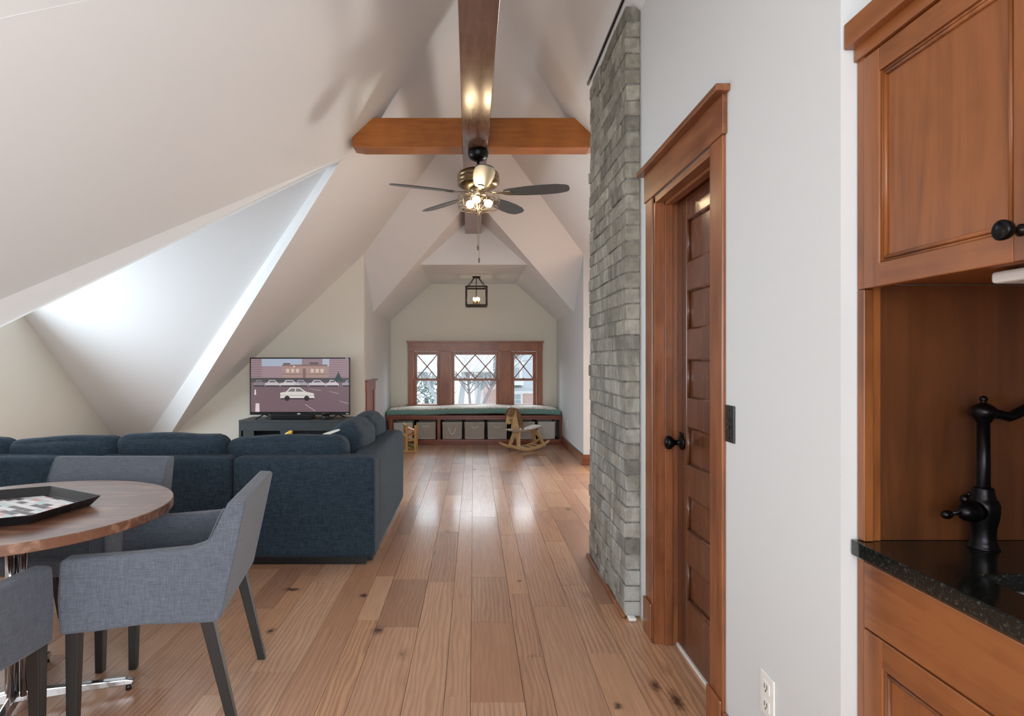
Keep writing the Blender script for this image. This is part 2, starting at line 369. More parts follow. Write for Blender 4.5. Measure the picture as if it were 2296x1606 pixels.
# alcove back wall with one wide opening for the three windows
k = BY/F
wx0, wx1, wz0, wz1 = (921-CX)*k, (1210-CX)*k, H+(CY-909.5)*k, H+(CY-786)*k
wally('wall_alcove_back', BY, .16, -AX-.1, AX+.1, 2.55, W_CREAM, (wx0, wx1, wz0, wz1))
# right wall: kitchen niche, doorway, chimney
NY = WX*F/(1885-CX)
struct('wall_right', M().box(WX, 1.7, NY, 2.06, 0, 3.3).box(WX, 1.7, 2.74, 3.93, 0, 3.3).box(WX, 1.7, 2.06, 2.74, 2.03, 3.3).box(WX, 1.7, -2.2, -1.7, 0, 3.3).box(WX, 1.7, -.3, -.05, 0, 3.3).box(WX, 1.7, -1.7, -.3, 0, .8).box(WX, 1.7, -1.7, -.3, 2.2, 3.3), W_WALL)  # opening behind the camera is added for the side fill lamp
struct('wall_niche_back', M().box(1.5, 1.7, -.05, NY, 0, 3), W_WALL)
struct('wall_closet_back', M().box(1.02, 1.1, 2.06, 2.74, 0, 2.1), W_WALL)
wallx('wall_knee_left', -3.93, -.1, -2.2, 1.7, .3, W_WALL)
wallx('wall_knee_right', 3.93, .1, 3.9, 7.4, .3, W_WALL)
wally('wall_back', -2.1, -.1, -4.1, 4.1, 3.9, W_WALL, (-2.5, .7, .8, 2.3))  # opening added to let the back fill lamp through
# lowered slope in the upper left corner
a_, b_ = onmain(0, 42), onmain(200, 0); d_ = (b_-a_)
q0, q1 = a_-d_*1.2, b_+d_*.6
mm = M().prism([tuple(q0), tuple(q1), (q1.x-.9, q1.y-.2, q1.z-.02), (q0.x-.9, q0.y-.2, q0.z-.02)], (0, 0, .12)); struct('ceiling_soffit', mm, W_CEIL)
# baseboards
def base_x(name, x, s, y0, y1): struct(name, M().box(x, x-s*.016, y0, y1, 0, .125).box(x, x-s*.022, y0, y1, .105, .125).box(x, x-s*.03, y0, y1, 0, .022), TRIMY, bev=.003)
base_x('baseboard_alcove_right', AX, 1, WY-.016, 8.98); base_x('baseboard_alcove_left', -AX, -1, WY-.016, 8.98)
struct('baseboard_far_right', M().box(AX-.02, 2.1, WY-.018, WY, 0, .125).box(AX-.025, 2.1, WY-.03, WY, 0, .022), TRIMX, bev=.003)
struct('baseboard_far_left', M().box(-3.7, -AX+.02, WY-.018, WY, 0, .125), TRIMX, bev=.003)
# ---------------------------------------------------------------- beams
BZ = 2.885
rb = M()
x0a, x1a = (1033-CX)*(BZ-H)/(803)+0, (1126-CX)*(BZ-H)/803
pa = [(-.068, -2.1), (.112, -2.1), (.062, 7.63), (-.112, 7.63)]
# left edge stays at x=1043 px, right edge narrows with it: the beam drifts a little to the left of the view axis
xl = lambda Y: -.050-.0075*Y; xr = lambda Y: .135-.0062*Y
pts = [(xl(-2.1), -2.1, BZ), (xr(-2.1), -2.1, BZ), (xr(7.62), 7.62, BZ), (xl(7.62), 7.62, BZ)]
rb.prism(pts, (0, 0, .24)); o = rb.build('ridge_beam', BEAMY, bev=.004)
tag(o, 'long brown wooden beam running under the ridge towards the window alcove', 'beam')
Yb = 4.5
pl = [P(790, 302, Yb), P(830, 264, Yb), P(1306, 264, Yb), P(1336, 290, Yb), P(1336, 331, Yb), P(1322, 331, Yb), P(812, 331, Yb), P(790, 326, Yb)]
for p in pl[-4:]: pass
pl[5].z = pl[6].z = BZ+.001; pl[4].z = BZ+.012; pl[7].z = BZ+.012
left = [p for p in pl]
xlb, xrb = xl(Yb), xr(Yb)
A = [pl[0], pl[1], Vector((xlb, Yb, pl[1].z)), Vector((xlb, Yb, BZ+.001)), pl[6], pl[7]]
B_ = [Vector((xrb, Yb, pl[2].z)), pl[2], pl[3], pl[4], pl[5], Vector((xrb, Yb, BZ+.001))]
t = thing('cross_beam', 'short orange-brown cross beam with chamfered ends under the ridge beam', 'beam', (0, Yb, BZ))
for poly in (A, B_): M().prism(poly, (0, .158, 0)).build('beam_half', BEAMW, t, bev=.003)
# white plaster crumbs left where the beam meets the slopes
# ---------------------------------------------------------------- window in the alcove
def wx(x): return (x-CX)*k
def wz(y): return H+(CY-y)*k
win = bpy.data.objects.new('window_1', None); C.objects.link(win); win.location = (0, BY, wz(908)); win['kind'] = 'structure'
fr = BY-.022
def wb(x0, x1, y0, y1, ya, yb): return M().box(wx(x0), wx(x1), ya, yb, wz(y1), wz(y0))
wb(914.5, 1216.5, 768.5, 788, fr-.004, BY).build('head_casing', WINX, win, bev=.003)
wb(912, 1219, 765, 769, fr-.03, BY).build('head_cap', WINX, win, bev=.002)
wb(915, 928, 788, 910, fr, BY).build('side_casing', WINW, win, bev=.003)
wb(1203, 1216, 788, 910, fr, BY).build('side_casing', WINW, win, bev=.003)
wb(986, 1011.5, 788, 910, fr, BY+.10).build('mullion', WINW, win, bev=.003)
wb(1118.5, 1146, 788, 910, fr, BY+.10).build('mullion', WINW, win, bev=.003)
for a, b in ((921, 928), (1203, 1210)): wb(a, b, 786, 910, BY, BY+.15).build('jamb', WINW, win)
wb(921, 1210, 784.5, 788, BY, BY+.15).build('head_jamb', WINX, win)
wb(912, 1219, 907, 910.5, fr-.03, BY+.15).build('sill', WINX, win, bev=.003)
gm = bpy.data.materials.new('window_glass'); gm.use_nodes = True; gn = gm.node_tree.nodes; gn.clear(); gL = gm.node_tree.links
go = gn.new('ShaderNodeOutputMaterial'); gx = gn.new('ShaderNodeMixShader'); gt = gn.new('ShaderNodeBsdfTransparent'); gg = gn.new('ShaderNodeBsdfGlossy'); gf = gn.new('ShaderNodeFresnel')
gt.inputs[0].default_value = (.97, .985, .98, 1); gg.inputs['Roughness'].default_value = .02; gf.inputs[0].default_value = 1.45
gx.inputs[0].default_value = .06; gn.remove(gf); gL.new(gt.outputs[0], gx.inputs[1]); gL.new(gg.outputs[0], gx.inputs[2]); gL.new(gx.outputs[0], go.inputs[0])
GLASS = gm
def sash(x0, x1, nX):
    gx0, gx1 = x0+7.2, x1-7.2; y0, ym, y1 = 788.5, 851, 908.5
    ya, yb = BY+.045, BY+.075; u0, u1, v0, v1 = gx0, gx1, 795.7, 847.8
    # upper sash
    up = M().box(wx(x0+.5), wx(u0), ya, yb, wz(853.5), wz(y0)).box(wx(u1), wx(x1-.5), ya, yb, wz(853.5), wz(y0)).box(wx(u0), wx(u1), ya, yb, wz(v0), wz(y0)).box(wx(u0), wx(u1), ya, yb, wz(853.5), wz(848.6)).build('upper_sash', WINW, win)
    lo = M().box(wx(x0+.5), wx(u0), ya-.035, yb-.035, wz(y1), wz(849.5)).box(wx(u1), wx(x1-.5), ya-.035, yb-.035, wz(y1), wz(849.5)).box(wx(u0), wx(u1), ya-.035, yb-.035, wz(y1), wz(906.4)).box(wx(u0), wx(u1), ya-.035, yb-.035, wz(854), wz(849.5)).build('lower_sash', WINW, win)
    M().box(wx(u0), wx(u1), ya-.02, ya-.016, wz(906.4), wz(854)).build('pane', GLASS, lo)
    W_ = (u1-u0)/nX; yg = (ya+yb)/2
    def pane(pp): M().prism([(wx(x), yg, wz(y)) for x, y in pp], (0, .003, 0)).build('pane', GLASS, up)
    vm = (v0+848.6)/2; vb = 848.6
    for i in range(nX):
        a, b = u0+i*W_, u0+(i+1)*W_; c = (a+b)/2
        for (p, q) in (((a, v0), (b, vb)), ((b, v0), (a, vb))):
            d = Vector((q[0]-p[0], q[1]-p[1])).normalized()*1.15; nn = (-d[1], d[0])
            M().prism([(wx(X_), ya+.004, wz(Y_)) for X_, Y_ in ((p[0]+nn[0], p[1]+nn[1]), (q[0]+nn[0], q[1]+nn[1]), (q[0]-nn[0], q[1]-nn[1]), (p[0]-nn[0], p[1]-nn[1]))], (0, .022, 0)).build('muntin', WINW, up)
        pane([(a, v0), (b, v0), (c, vm)]); pane([(a, vb), (b, vb), (c, vm)])
        if i == 0: pane([(a, v0), (c, vm), (a, vb)])
        if i == nX-1: pane([(b, v0), (c, vm), (b, vb)])
        if i < nX-1: pane([(b, v0), (c, vm), (b, vb), (c+W_, vm)])
        # scalloped foot of the diamond pattern
        M().prism([(wx(c-2.2), ya-.006, wz(vb)), (wx(c+2.2), ya-.006, wz(vb)), (wx(c), ya-.006, wz(vb-2))], (0, .02, 0)).build('muntin', WINW, up)
sash(927.3, 986.8, 1); sash(1011.5, 1119.5, 2); sash(1146, 1202.7, 1)
for x in (927.6, 1011.6, 1118.4, 1202.8): wb(x-.9, x+.9, 788, 850, fr-.004, BY+.02).build('stop_bead', mat('light_stop_bead', lin((196, 140, 112)), .4) if x == 927.6 else bpy.data.materials['light_stop_bead'], win)
# ---------------------------------------------------------------- outside
def brickmat(name, c1, c2, mo, sc):
    m = mat(name, c1, .9); n = N(m); t = n.node('ShaderNodeTexBrick'); n.l.new(n.coord(scale=(1, 1, 1)), t.inputs['Vector'])
    mp = t.inputs['Vector'].links[0].from_node; mp.inputs['Rotation'].default_value = (R(90), 0, 0)
    t.inputs['Scale'].default_value = sc; t.inputs['Color1'].default_value = c1; t.inputs['Color2'].default_value = c2; t.inputs['Mortar'].default_value = mo
    n.l.new(t.outputs[0], n.b.inputs['Base Color']); return m
HB = brickmat('pale_house_brick', lin((206, 168, 158)), lin((194, 154, 146)), lin((220, 208, 202)), 7)
HW = mat('house_white_trim', lin((244, 246, 248)), .6); HR = mat('grey_slate_roof', lin((190, 198, 208)), .8); HG = mat('house_glass', lin((160, 172, 184)), .15)
def hp(x, y, Y=20): return P(x, y, Y)
Yh = 20.0; kh = Yh/F
hs = thing('neighbour_house', 'pale brick house with white trim and slate roof seen through the right panes', 'house', ((1180-CX)*kh, Yh, -6))
def hx(x): return (x-CX)*kh
def hz2(y): return H+(CY-y)*kh
M().prism([(hx(1088), Yh, -6), (hx(1088), Yh, hz2(882)), (hx(1112), Yh, hz2(872)), (hx(1320), Yh, hz2(872)), (hx(1320), Yh, -6)], (0, 4, 0)).build('brick_wall', HB, hs)
M().box(hx(1138), hx(1330), Yh-.35, Yh, hz2(876), hz2(869)).box(hx(1138), hx(1330), Yh-.15, Yh, hz2(882), hz2(876)).build('cornice', HW, hs)
M().prism([(hx(1140), Yh-.4, hz2(869)), (hx(1330), Yh-.4, hz2(869)), (hx(1330), Yh+5, hz2(700)), (hx(1168), Yh+5, hz2(700))], (0, 0, -.1)).build('roof', HR, hs)
dd = M().box(hx(1146), hx(1168), Yh-.5, Yh+2.5, hz2(862), hz2(800)).box(hx(1142), hx(1170), Yh-.7, Yh+2.5, hz2(862), hz2(854)).box(hx(1142), hx(1172), Yh-.7, Yh+2.5, hz2(818), hz2(812)).build('dormer', HW, hs)
M().box(hx(1150), hx(1162), Yh-.53, Yh-.5, hz2(850), hz2(824)).build('dormer_glass', HG, dd)
fw = M().box(hx(1151), hx(1171), Yh-.1, Yh+.05, hz2(912), hz2(881)).build('window', HW, hs)
for a, b, c, d in ((1153, 1159.5, 884, 895), (1160.5, 1167, 884, 895), (1153, 1159.5, 897, 908), (1160.5, 1167, 897, 908)): M().box(hx(a), hx(b), Yh-.13, Yh-.1, hz2(d), hz2(c)).build('pane', HG, fw)
hs2 = thing('white_house', 'white clapboard house behind bare branches in the centre window', 'house', (hx(1080)*1.3, 26, -6))
q = M(); k6 = 26/F
q.box((1064-CX)*k6, (1096-CX)*k6, 26, 29, -6, H+(CY-862)*k6).build('siding', HW, hs2)
M().prism([((1058-CX)*k6, 25.8, H+(CY-862)*k6), ((1102-CX)*k6, 25.8, H+(CY-862)*k6), ((1080-CX)*k6, 25.8, H+(CY-838)*k6)], (0, 3.4, 0)).build('gable_roof', HR, hs2)
BARK = mat('pale_winter_bark', lin((186, 194, 200)), .9); BARK2 = mat('grey_brown_bark', lin((132, 130, 136)), .9); EVER = mat('dull_evergreen', lin((140, 160, 156)), .9)
def tree(label, base, pts, r0, mtl, seed, group=None, twigs=26, spread=1.0):
    rr = random.Random(seed); t = thing('bare_tree', label, 'tree', (base[0], base[1], -6), group)
    path = [Vector((base[0], base[1], -6))]+[Vector(p) for p in pts]
    n_ = len(path); M().tube(path, [r0*(1-.7*i/(n_-1)) for i in range(n_)], 8).build('trunk', mtl, t)
    br = M()
    for i in range(twigs):
        s = rr.uniform(.45, 1); f = s*(n_-1); a = int(min(f, n_-2)); p = path[a].lerp(path[a+1], f-a)
        d = Vector((rr.uniform(-1, 1), rr.uniform(-.5, .5), rr.uniform(.3, 1.3))).normalized(); L = rr.uniform(1, 2.6)*spread; r = max(.012, r0*rr.uniform(.15, .35))
        c1 = p+d*L*.5+Vector((rr.uniform(-.2, .2), 0, .1)); c2 = c1+(d+Vector((rr.uniform(-.5, .5), 0, .3)))*L*.5
        br.tube([p, c1, c2], [r, r*.6, r*.25], 5)
        for j in range(3):
            e = Vector((rr.uniform(-1, 1), rr.uniform(-.4, .4), rr.uniform(-.1, 1))).normalized(); q = c1.lerp(c2, rr.random()); br.tube([q, q+e*.45*L, q+e*.8*L+Vector((rr.uniform(-.3,.3), 0, .1))], [r*.4, r*.25, r*.1], 4)
    br.build('branches', mtl, t, kind='stuff'); return t
tree('tall pale bare tree with forked trunk in the centre window', tuple(P(1030, 990, 15))[:2], [P(1034, 900, 15), P(1040, 850, 15), P(1046, 800, 15), P(1052, 740, 15)], .10, BARK, 3, None, 60)
tree('thin dark bare tree leaning beside the pale trunk', tuple(P(1057, 990, 14))[:2], [P(1054, 905, 14), P(1050, 860, 14), P(1046, 800, 14)], .045, BARK2, 5, None, 24)
tree('slanting bare tree rising right in front of the brick house', tuple(P(1075, 1000, 13))[:2], [P(1086, 902, 13), P(1100, 872, 13), P(1116, 848, 13), P(1140, 800, 13)], .05, BARK2, 8, None, 34)
tree('pale bare tree slanting across the left panes', tuple(P(985, 1000, 14))[:2], [P(978, 895, 14), P(962, 865, 14), P(950, 820, 14), P(946, 760, 14)], .07, BARK, 11, None, 70)
tree('bare tree with dense grey twigs behind the others', tuple(P(1075, 990, 18))[:2], [P(1072, 900, 18), P(1080, 840, 18), P(1090, 770, 18)], .09, BARK, 14, None, 110, 1.3)
ev = thing('evergreen_shrub', 'dull green round evergreen behind the lower left pane', 'shrub', tuple(P(950, 900, 16.5)))
q = M(); rr = random.Random(4)
cc = P(956, 892, 16.5)
for i in range(420):
    d = Vector((rr.gauss(0, 1), rr.gauss(0, .5), rr.gauss(0, 1))); d.normalize(); d *= rr.random()**.4*.62
    p = cc+Vector((d.x*1.25, d.y, d.z*1.0)); e = Vector((rr.uniform(-1, 1), rr.uniform(-1, 1), rr.uniform(-.2, 1))).normalized()*.16
    q.tube([p, p+e], [.018, .004], 4)
q.build('foliage', EVER, ev, kind='stuff'); M().tube([cc-Vector((0, 0, 7)), cc], .06, 6).build('stem', BARK2, ev)
struct('ground_outside', M().box(-60, 60, 9.9, 90, -6.2, -6.0), mat('pale_winter_ground', lin((190, 196, 194)), .95))
# ---------------------------------------------------------------- window seat
Ys = 9.03; ks = Ys/F
def sx(x): return (x-CX)*ks
def sz(y): return H+(CY-y)*ks
ws = thing('window_seat', 'red-brown built-in bench with open cubbies under the window', 'bench', (0, Ys, 0))
SEATX = wood('seat_cherry', lin((150, 78, 54)), lin((108, 50, 36)), 'X', .35); SEATZ = wood('seat_cherry_post', lin((152, 78, 48)), lin((110, 50, 30)), 'Z', .35)
M().box(-AX+.005, AX-.005, Ys-.02, BY-.004, sz(936), sz(931.5)).build('seat_board', SEATX, ws, bev=.003)
M().box(-AX+.02, AX-.02, Ys, Ys+.025, sz(941.5), sz(936)).build('top_rail', SEATX, ws, bev=.002)
M().box(-AX+.02, AX-.02, Ys, Ys+.025, .03, sz(985.7)).build('bottom_rail', SEATX, ws, bev=.002)
M().box(-AX+.02, AX-.02, Ys-.014, Ys, .0, .03).build('toe_moulding', SEATX, ws, bev=.006)
for a, b in ((871, 880), (980.5, 987.5), (1254.5, 1261)): M().box(max(sx(a), -AX+.01), min(sx(b), AX-.01), Ys-.004, Ys+.04, .0, sz(936)).build('post', SEATZ, ws, bev=.002)
M().box(sx(881), sx(1254), BY-.05, BY-.02, .03, sz(936)).box(sx(881), sx(1254), Ys+.03, BY-.05, .02, sz(986)).build('cubby_lining', DARKIN, ws)
for x in (1039, 1090, 1142, 1203): M().box(sx(x)-.008, sx(x)+.008, Ys+.08, BY-.05, sz(986), sz(936)).build('divider', DARKIN, ws)
TEAL = fabric('teal_cushion_fabric', lin((130, 166, 160)), lin((108, 144, 140)), .4, .2)
m = mat('cream_floral_blanket', lin((226, 222, 214)), .95); n = N(m); v = n.node('ShaderNodeTexVoronoi', feature='DISTANCE_TO_EDGE'); n.l.new(n.coord(), v.inputs['Vector']); v.inputs['Scale'].default_value = 14
n.l.new(n.mix(n.ramp(v.outputs[0], [(.0, g(1)), (.09, g(0))]), lin((228, 224, 216)), lin((170, 160, 136))), n.b.inputs['Base Color']); n.bump(n.noise(n.coord(), 30, 3), .4, .01); BLANK = m
def sag(p): return (p.x, p.y, p.z+.012*math.sin(p.x*2.2+1)-.004*math.cos(p.x*9))
cu = thing('seat_cushion', 'long teal seat cushion with cream floral top on the window bench', 'cushion', (0, Ys, sz(931)))
M().soft(-AX+.012, AX-.014, Ys-.005, BY-.03, sz(930.8)+.004, sz(918.5), .022, (0, .01, .001), 24, 0, 0, sag).build('cushion_body', TEAL, cu)
M().soft(-AX+.05, AX-.07, Ys+.02, BY-.03, sz(919.5), sz(916), .015, (0, 0, .012), 24, .006, 2, sag).build('floral_cover', BLANK, cu)
# storage baskets
CANV = fabric('basket_canvas', lin((186, 180, 170)), lin((168, 161, 151)), .6, .3, 0)
def basket(x0, x1, label, handle, top=948, mt=CANV):
    w_ = sx(x1)-sx(x0); c = (sx(x0)+sx(x1))/2; y0, y1 = Ys+.045, Ys+.38; z0, z1 = sz(985.6)+.002, sz(top)
    t = thing('storage_basket', label, 'basket', (c, y0, z0), 'canvas baskets under the window seat'); h = w_/2
    mm = M()
    q = [(c-h+.012, z0), (c+h-.012, z0), (c+h, z1), (c+h*.4, z1-.005), (c-h*.4, z1-.006), (c-h, z1)]
    mm.prism([(x, y0, z) for x, z in q], (0, .006, 0)); mm.box(c-h+.006, c-h+.012, y0, y1, z0, z1).box(c+h-.012, c+h-.006, y0, y1, z0, z1).box(c-h+.01, c+h-.01, y1-.006, y1, z0, z1).box(c-h+.012, c+h-.012, y0, y1, z0, z0+.006)
    mm.build('basket_body', mt, t, bev=.002)
    M().tube([(c-h, y0-.001, z1), (c-h*.4, y0-.001, z1-.005), (c+h*.4, y0-.001, z1-.004), (c+h, y0-.001, z1)], .004, 6).tube([(c-h+.013, y0-.001, z0+.004), (c+h-.013, y0-.001, z0+.004)], .004, 6).build('rim_piping', ROPE, t)
    if handle:
        hw, dr = handle; zt = z1-(.055 if dr < .1 else .075)
        M().tube([(c-hw+2*hw*i/12, y0-.008-.012*math.sin(math.pi*i/12), zt-dr*math.sin(math.pi*i/12)**.7) for i in range(13)], .0055, 6).build('rope_handle', ROPE, t)
PCAN = fabric('pale_basket_canvas', lin((218, 215, 210)), lin((200, 197, 192)), .6, .3, 0)
basket(881, 925, 'plain grey basket without handle, leftmost under the window seat', None, 949, PCAN)
basket(933, 977, 'grey canvas basket with straight rope handle, behind the wooden toy tower', (.055, .004), 948.5)
basket(991, 1036.5, 'grey canvas basket whose rope handle hangs in a deep loop', (.055, .10))
basket(1041, 1087, 'grey canvas basket with shallow handle, between the deep-loop one and its right neighbour', (.055, .028))
basket(1092.5, 1137.5, 'grey canvas basket just left of the rocking horse head', (.055, .024))
basket(1149, 1200, 'grey canvas basket behind the rocking horse', None, 947)
basket(1206.5, 1246, 'plain pale basket without handle, rightmost under the window seat', None, 946.5, PCAN)
# electrical outlet in the alcove
o = M().box(AX-.006, AX, 8.45, 8.52, .30, .42).build('outlet_plate', PLASTIC, bev=.002); tag(o, 'small white outlet plate on the right alcove wall', 'outlet')
# ---------------------------------------------------------------- wooden toy tower
Yt = 8.35; kt = Yt/F
def tx(x): return (x-CX)*kt
def tz(y): return max(0, H+(CY-y)*kt)
tt = thing('toy_tower', 'small wooden ramp toy with orange and green pieces beside the bench', 'toy', (tx(920), Yt, 0))
OR = mat('orange_toy_paint', lin((214, 122, 62)), .5); GRN = mat('olive_toy_paint', lin((140, 142, 60)), .5); YP = wood('yellow_pine', lin((226, 190, 124)), lin((206, 164, 96)), 'Z', .5, blot=.2)
M().box(tx(904), tx(937), Yt-.09, Yt+.12, 0, .02).build('base_board', YP, tt, bev=.003)
for x0, x1, ytop, dy in ((903, 907, 949, .10), (911, 915.5, 948, -.08), (930, 934, 953, -.08), (931, 935, 955, .10)): M().box(tx(x0), tx(x1), Yt+dy-.01, Yt+dy+.02, .02, tz(ytop)).build('post', YP, tt, bev=.002)
for (a, b, c, d, mm_) in ((913, 958, 933, 966, OR), (933, 968, 913, 976, OR), (904, 972, 915, 984, YP), (915, 986, 934, 984, YP), (913, 996, 933, 1000, GRN), (905, 950, 914, 956, GRN), (905, 964, 914, 958, OR), (916, 994, 932, 1008, GRN)):
    M().prism([(tx(a), Yt-.05, tz(b)), (tx(c), Yt-.05, tz(d)), (tx(c), Yt-.05, tz(d)-.022), (tx(a), Yt-.05, tz(b)-.022)], (0, .14, 0)).build('ramp', mm_, tt, bev=.002)
# ---------------------------------------------------------------- rocking horse (built facing -X, then turned)
rh = thing('rocking_horse', 'pale pine rocking horse with brown yarn mane before the window seat', 'rocking horse', (0, 0, 0))
Lr = .72
def arc(u): return .005+.10*(u/(Lr/2))**2
for y in (-.11, .11):
    top = [(Lr/2*(i/8-1)*-1, 0) for i in range(17)]
    us = [-Lr/2+Lr*i/16 for i in range(17)]
    pl_ = [(u, y, arc(u)) for u in us]+[(u, y, arc(u)+.042*(1-.35*(abs(u)/(Lr/2))**4)) for u in reversed(us)]
    M().prism(pl_, (0, .022, 0)).build('rocker', PINE, rh, bev=.004)
for u in (-.14, -.05, .08, .17): M().box(u-.016, u+.016, -.10, .12, arc(u)+.03, arc(u)+.045).build('slat', PINE, rh, bev=.002)
def legboard(u0, u1, name):
    W2, w1, z0, z1 = .135, .075, .05, .285
    out = [(-W2, z0), (-W2+.055, z0), (-.045, .14), (-.038, .175), (-.02, .195), (0, .20), (.02, .195), (.038, .175), (.045, .14), (W2-.055, z0), (W2, z0), (w1, z1), (-w1, z1)]
    def U(z): return u0+(u1-u0)*(z-z0)/(z1-z0)
    M().prism([(U(z), y+.011, z) for y, z in out], (.022, 0, 0)).build(name, PINE, rh, bev=.003)
legboard(-.20, -.15, 'leg'); legboard(.26, .16, 'leg')
M().prism([(-.27, -.085, .285), (-.10, -.095, .275), (.05, -.07, .283), (.22, -.10, .315), (.25, -.06, .32), (.25, .08, .32), (.22, .12, .315), (.05, .09, .283), (-.10, .115, .275), (-.27, .105, .285)], (0, 0, .022)).build('seat', mat('worn_seat_wood', lin((176, 156, 136)), .6), rh, bev=.004)
hp_ = [(-.10, .295), (-.11, .34), (-.125, .40), (-.14, .47), (-.145, .53), (-.17, .585), (-.215, .605), (-.25, .595), (-.275, .55), (-.305, .47), (-.32, .425), (-.315, .395), (-.285, .38), (-.255, .39), (-.238, .43), (-.225, .45), (-.222, .40), (-.225, .34), (-.23, .295)]
M().prism([(u, -.012, z) for u, z in hp_], (0, .045, 0)).build('head_and_neck', PINE, rh, bev=.006)
YARN = fabric('brown_yarn', lin((158, 128, 94)), lin((116, 86, 56)), .3, .8); rr = random.Random(2); mn = M()
line = [(-.245, .60), (-.20, .612), (-.16, .59), (-.135, .54), (-.12, .48), (-.105, .42), (-.09, .36)]
for i in range(150):
    s = rr.random()*(len(line)-1); a = int(min(s, len(line)-2)); u = line[a][0]+(line[a+1][0]-line[a][0])*(s-a); z = line[a][1]+(line[a+1][1]-line[a][1])*(s-a)
    sd = rr.choice((-1, 1)); L = rr.uniform(.06, .13); fwd = rr.uniform(-.035, .03)-(.05 if s < 1.6 else -.03)
    y0 = .01; mn.tube([(u, y0, z), (u+fwd*.4, y0+sd*.03, z-.005), (u+fwd*.8, y0+sd*.045, z-L*.5), (u+fwd+rr.uniform(-.01, .01), y0+sd*.042, z-L)], .0045, 4)
mn.build('mane', YARN, rh, kind='stuff')
M().tube([(-.28, -.014, .47), (-.245, -.014, .41)], .003, 5).tube([(-.285, -.014, .425), (-.235, -.014, .445)], .003, 5).tube([(-.245, -.016, .44), (-.23, -.016, .47), (-.22, -.014, .52)], .003, 5).build('bridle', LEGM, rh)
M().tube([(-.255, -.05, .47), (-.255, .07, .47)], .009, 8).ball((-.318, .01, .388), .01, 8).build('handle_peg', PINE, rh)
M().tube([(-.24, .01, .60), (-.245, .01, .645)], [.006, .002], 5).build('ear_tuft', YARN, rh)
rh.location = tuple(fl(1178, 1011)); rh.rotation_euler = (0, 0, R(33)); rh.location.y += .05
# ---------------------------------------------------------------- small access door in the alcove side wall
ad = bpy.data.objects.new('door_2', None); C.objects.link(ad); ad.location = (-AX, 7.7, 0); ad['kind'] = 'structure'
M().box(-AX, -AX+.02, 7.36, 8.02, .88, 1.0).build('head_casing', SEATX, ad, bev=.003)
M().box(-AX, -AX+.045, 7.33, 8.05, 1.0, 1.022).build('head_cap', SEATX, ad, bev=.002)
M().box(-AX, -AX+.018, 7.38, 7.47, 0, .88).build('side_casing', SEATZ, ad, bev=.003)
M().box(-AX, -AX+.018, 7.91, 8.0, 0, .88).build('side_casing', SEATZ, ad, bev=.003)
M().box(-AX+.001, -AX+.006, 7.47, 7.91, 0, .88).build('door_panel', SEATZ, ad)
# ---------------------------------------------------------------- interior door on the right wall
DXp = .925
d1 = bpy.data.objects.new('door_1', None); C.objects.link(d1); d1.location = (DXp, 2.4, 0); d1['kind'] = 'structure'
CF = .822
def yat(x, X): return X*F/(x-CX)
yn, yf = yat(1619, CF), yat(1447, CF)      # outer edges of the casing
M().box(CF, WX, yn, yn+.105, .0, 2.04).build('side_casing', TRIM, d1, bev=.004)
M().box(CF, WX, yf-.105, yf, .0, 2.04).build('side_casing', TRIM, d1, bev=.004)
M().box(CF-.012, CF, yn-.004, yn+.112, 0, .165).build('plinth_block', TRIM, d1, bev=.006)
M().box(CF-.012, CF, yf-.112, yf+.004, 0, .165).build('plinth_block', TRIM, d1, bev=.006)
M().box(CF-.004, WX, yn-.012, yf+.012, 2.04, 2.172).build('head_casing', TRIMY, d1, bev=.003)
M().box(CF-.034, WX, yn-.035, yf+.035, 2.172, 2.195).build('head_cap', TRIMY, d1, bev=.003)
jy0, jy1 = 2.075, 2.735
M().box(CF+.002, 1.02, jy1-.022, jy1, 0, 2.03).build('jamb', TRIM, d1)
M().box(CF+.002, 1.02, jy0-.012, jy0+.010, 0, 2.03).build('jamb', TRIM, d1)
M().box(CF+.002, 1.02, jy0, jy1, 2.005, 2.03).build('head_jamb', TRIMY, d1)
M().box(.865, .9, jy1-.036, jy1-.022, 0, 2.005).box(.865, .9, jy0+.01, jy0+.024, 0, 2.005).box(.865, .9, jy0+.01, jy1-.022, 1.991, 2.005).build('stop_moulding', TRIM, d1, bev=.002)
dy0, dy1 = jy0+.012, jy1-.024; DT = .035; Yr = .115
rows = [(1.714, 1.901), (1.423, 1.592), (1.127, 1.294), (.837, 1.002), (.553, .705), (.251, .411)]
zb = .012; zt = 2.0
fr_ = M().box(DXp, DXp+DT, dy0, dy0+Yr, zb, zt).box(DXp, DXp+DT, dy1-Yr, dy1, zb, zt)
zz = [zb]+[v for r_ in reversed(rows) for v in r_]+[zt]
for i in range(0, len(zz), 2): fr_.box(DXp, DXp+DT, dy0+Yr, dy1-Yr, zz[i], zz[i+1])
slab = fr_.build('door_slab', DOORW, d1, bev=.003)
for a, b in rows:
    ya, yb = dy0+Yr, dy1-Yr
    pn = M().box(DXp+.014, DXp+.022, ya, yb, a, b).build('door_panel', DOORW, d1)
    q = M()
    for (p0, p1) in (((ya, a), (yb, a)), ((yb, a), (yb, b)), ((yb, b), (ya, b)), ((ya, b), (ya, a))): q.tube([(DXp+.009, p0[0], p0[1]), (DXp+.009, p1[0], p1[1])], .0085, 6)
    q.build('panel_moulding', DOORW, pn)
kn = Vector((DXp, dy1-.062, .925))
M().lathe([(.033, 0), (.033, .006), (.026, .012), (.012, .016), (.011, .034), (.02, .042), (.029, .052), (.031, .062), (.027, .072), (.015, .078), (.001, .079)], kn, 20, (-1, 0, 0)).build('door_knob', BRONZE, d1, label='black round door knob')
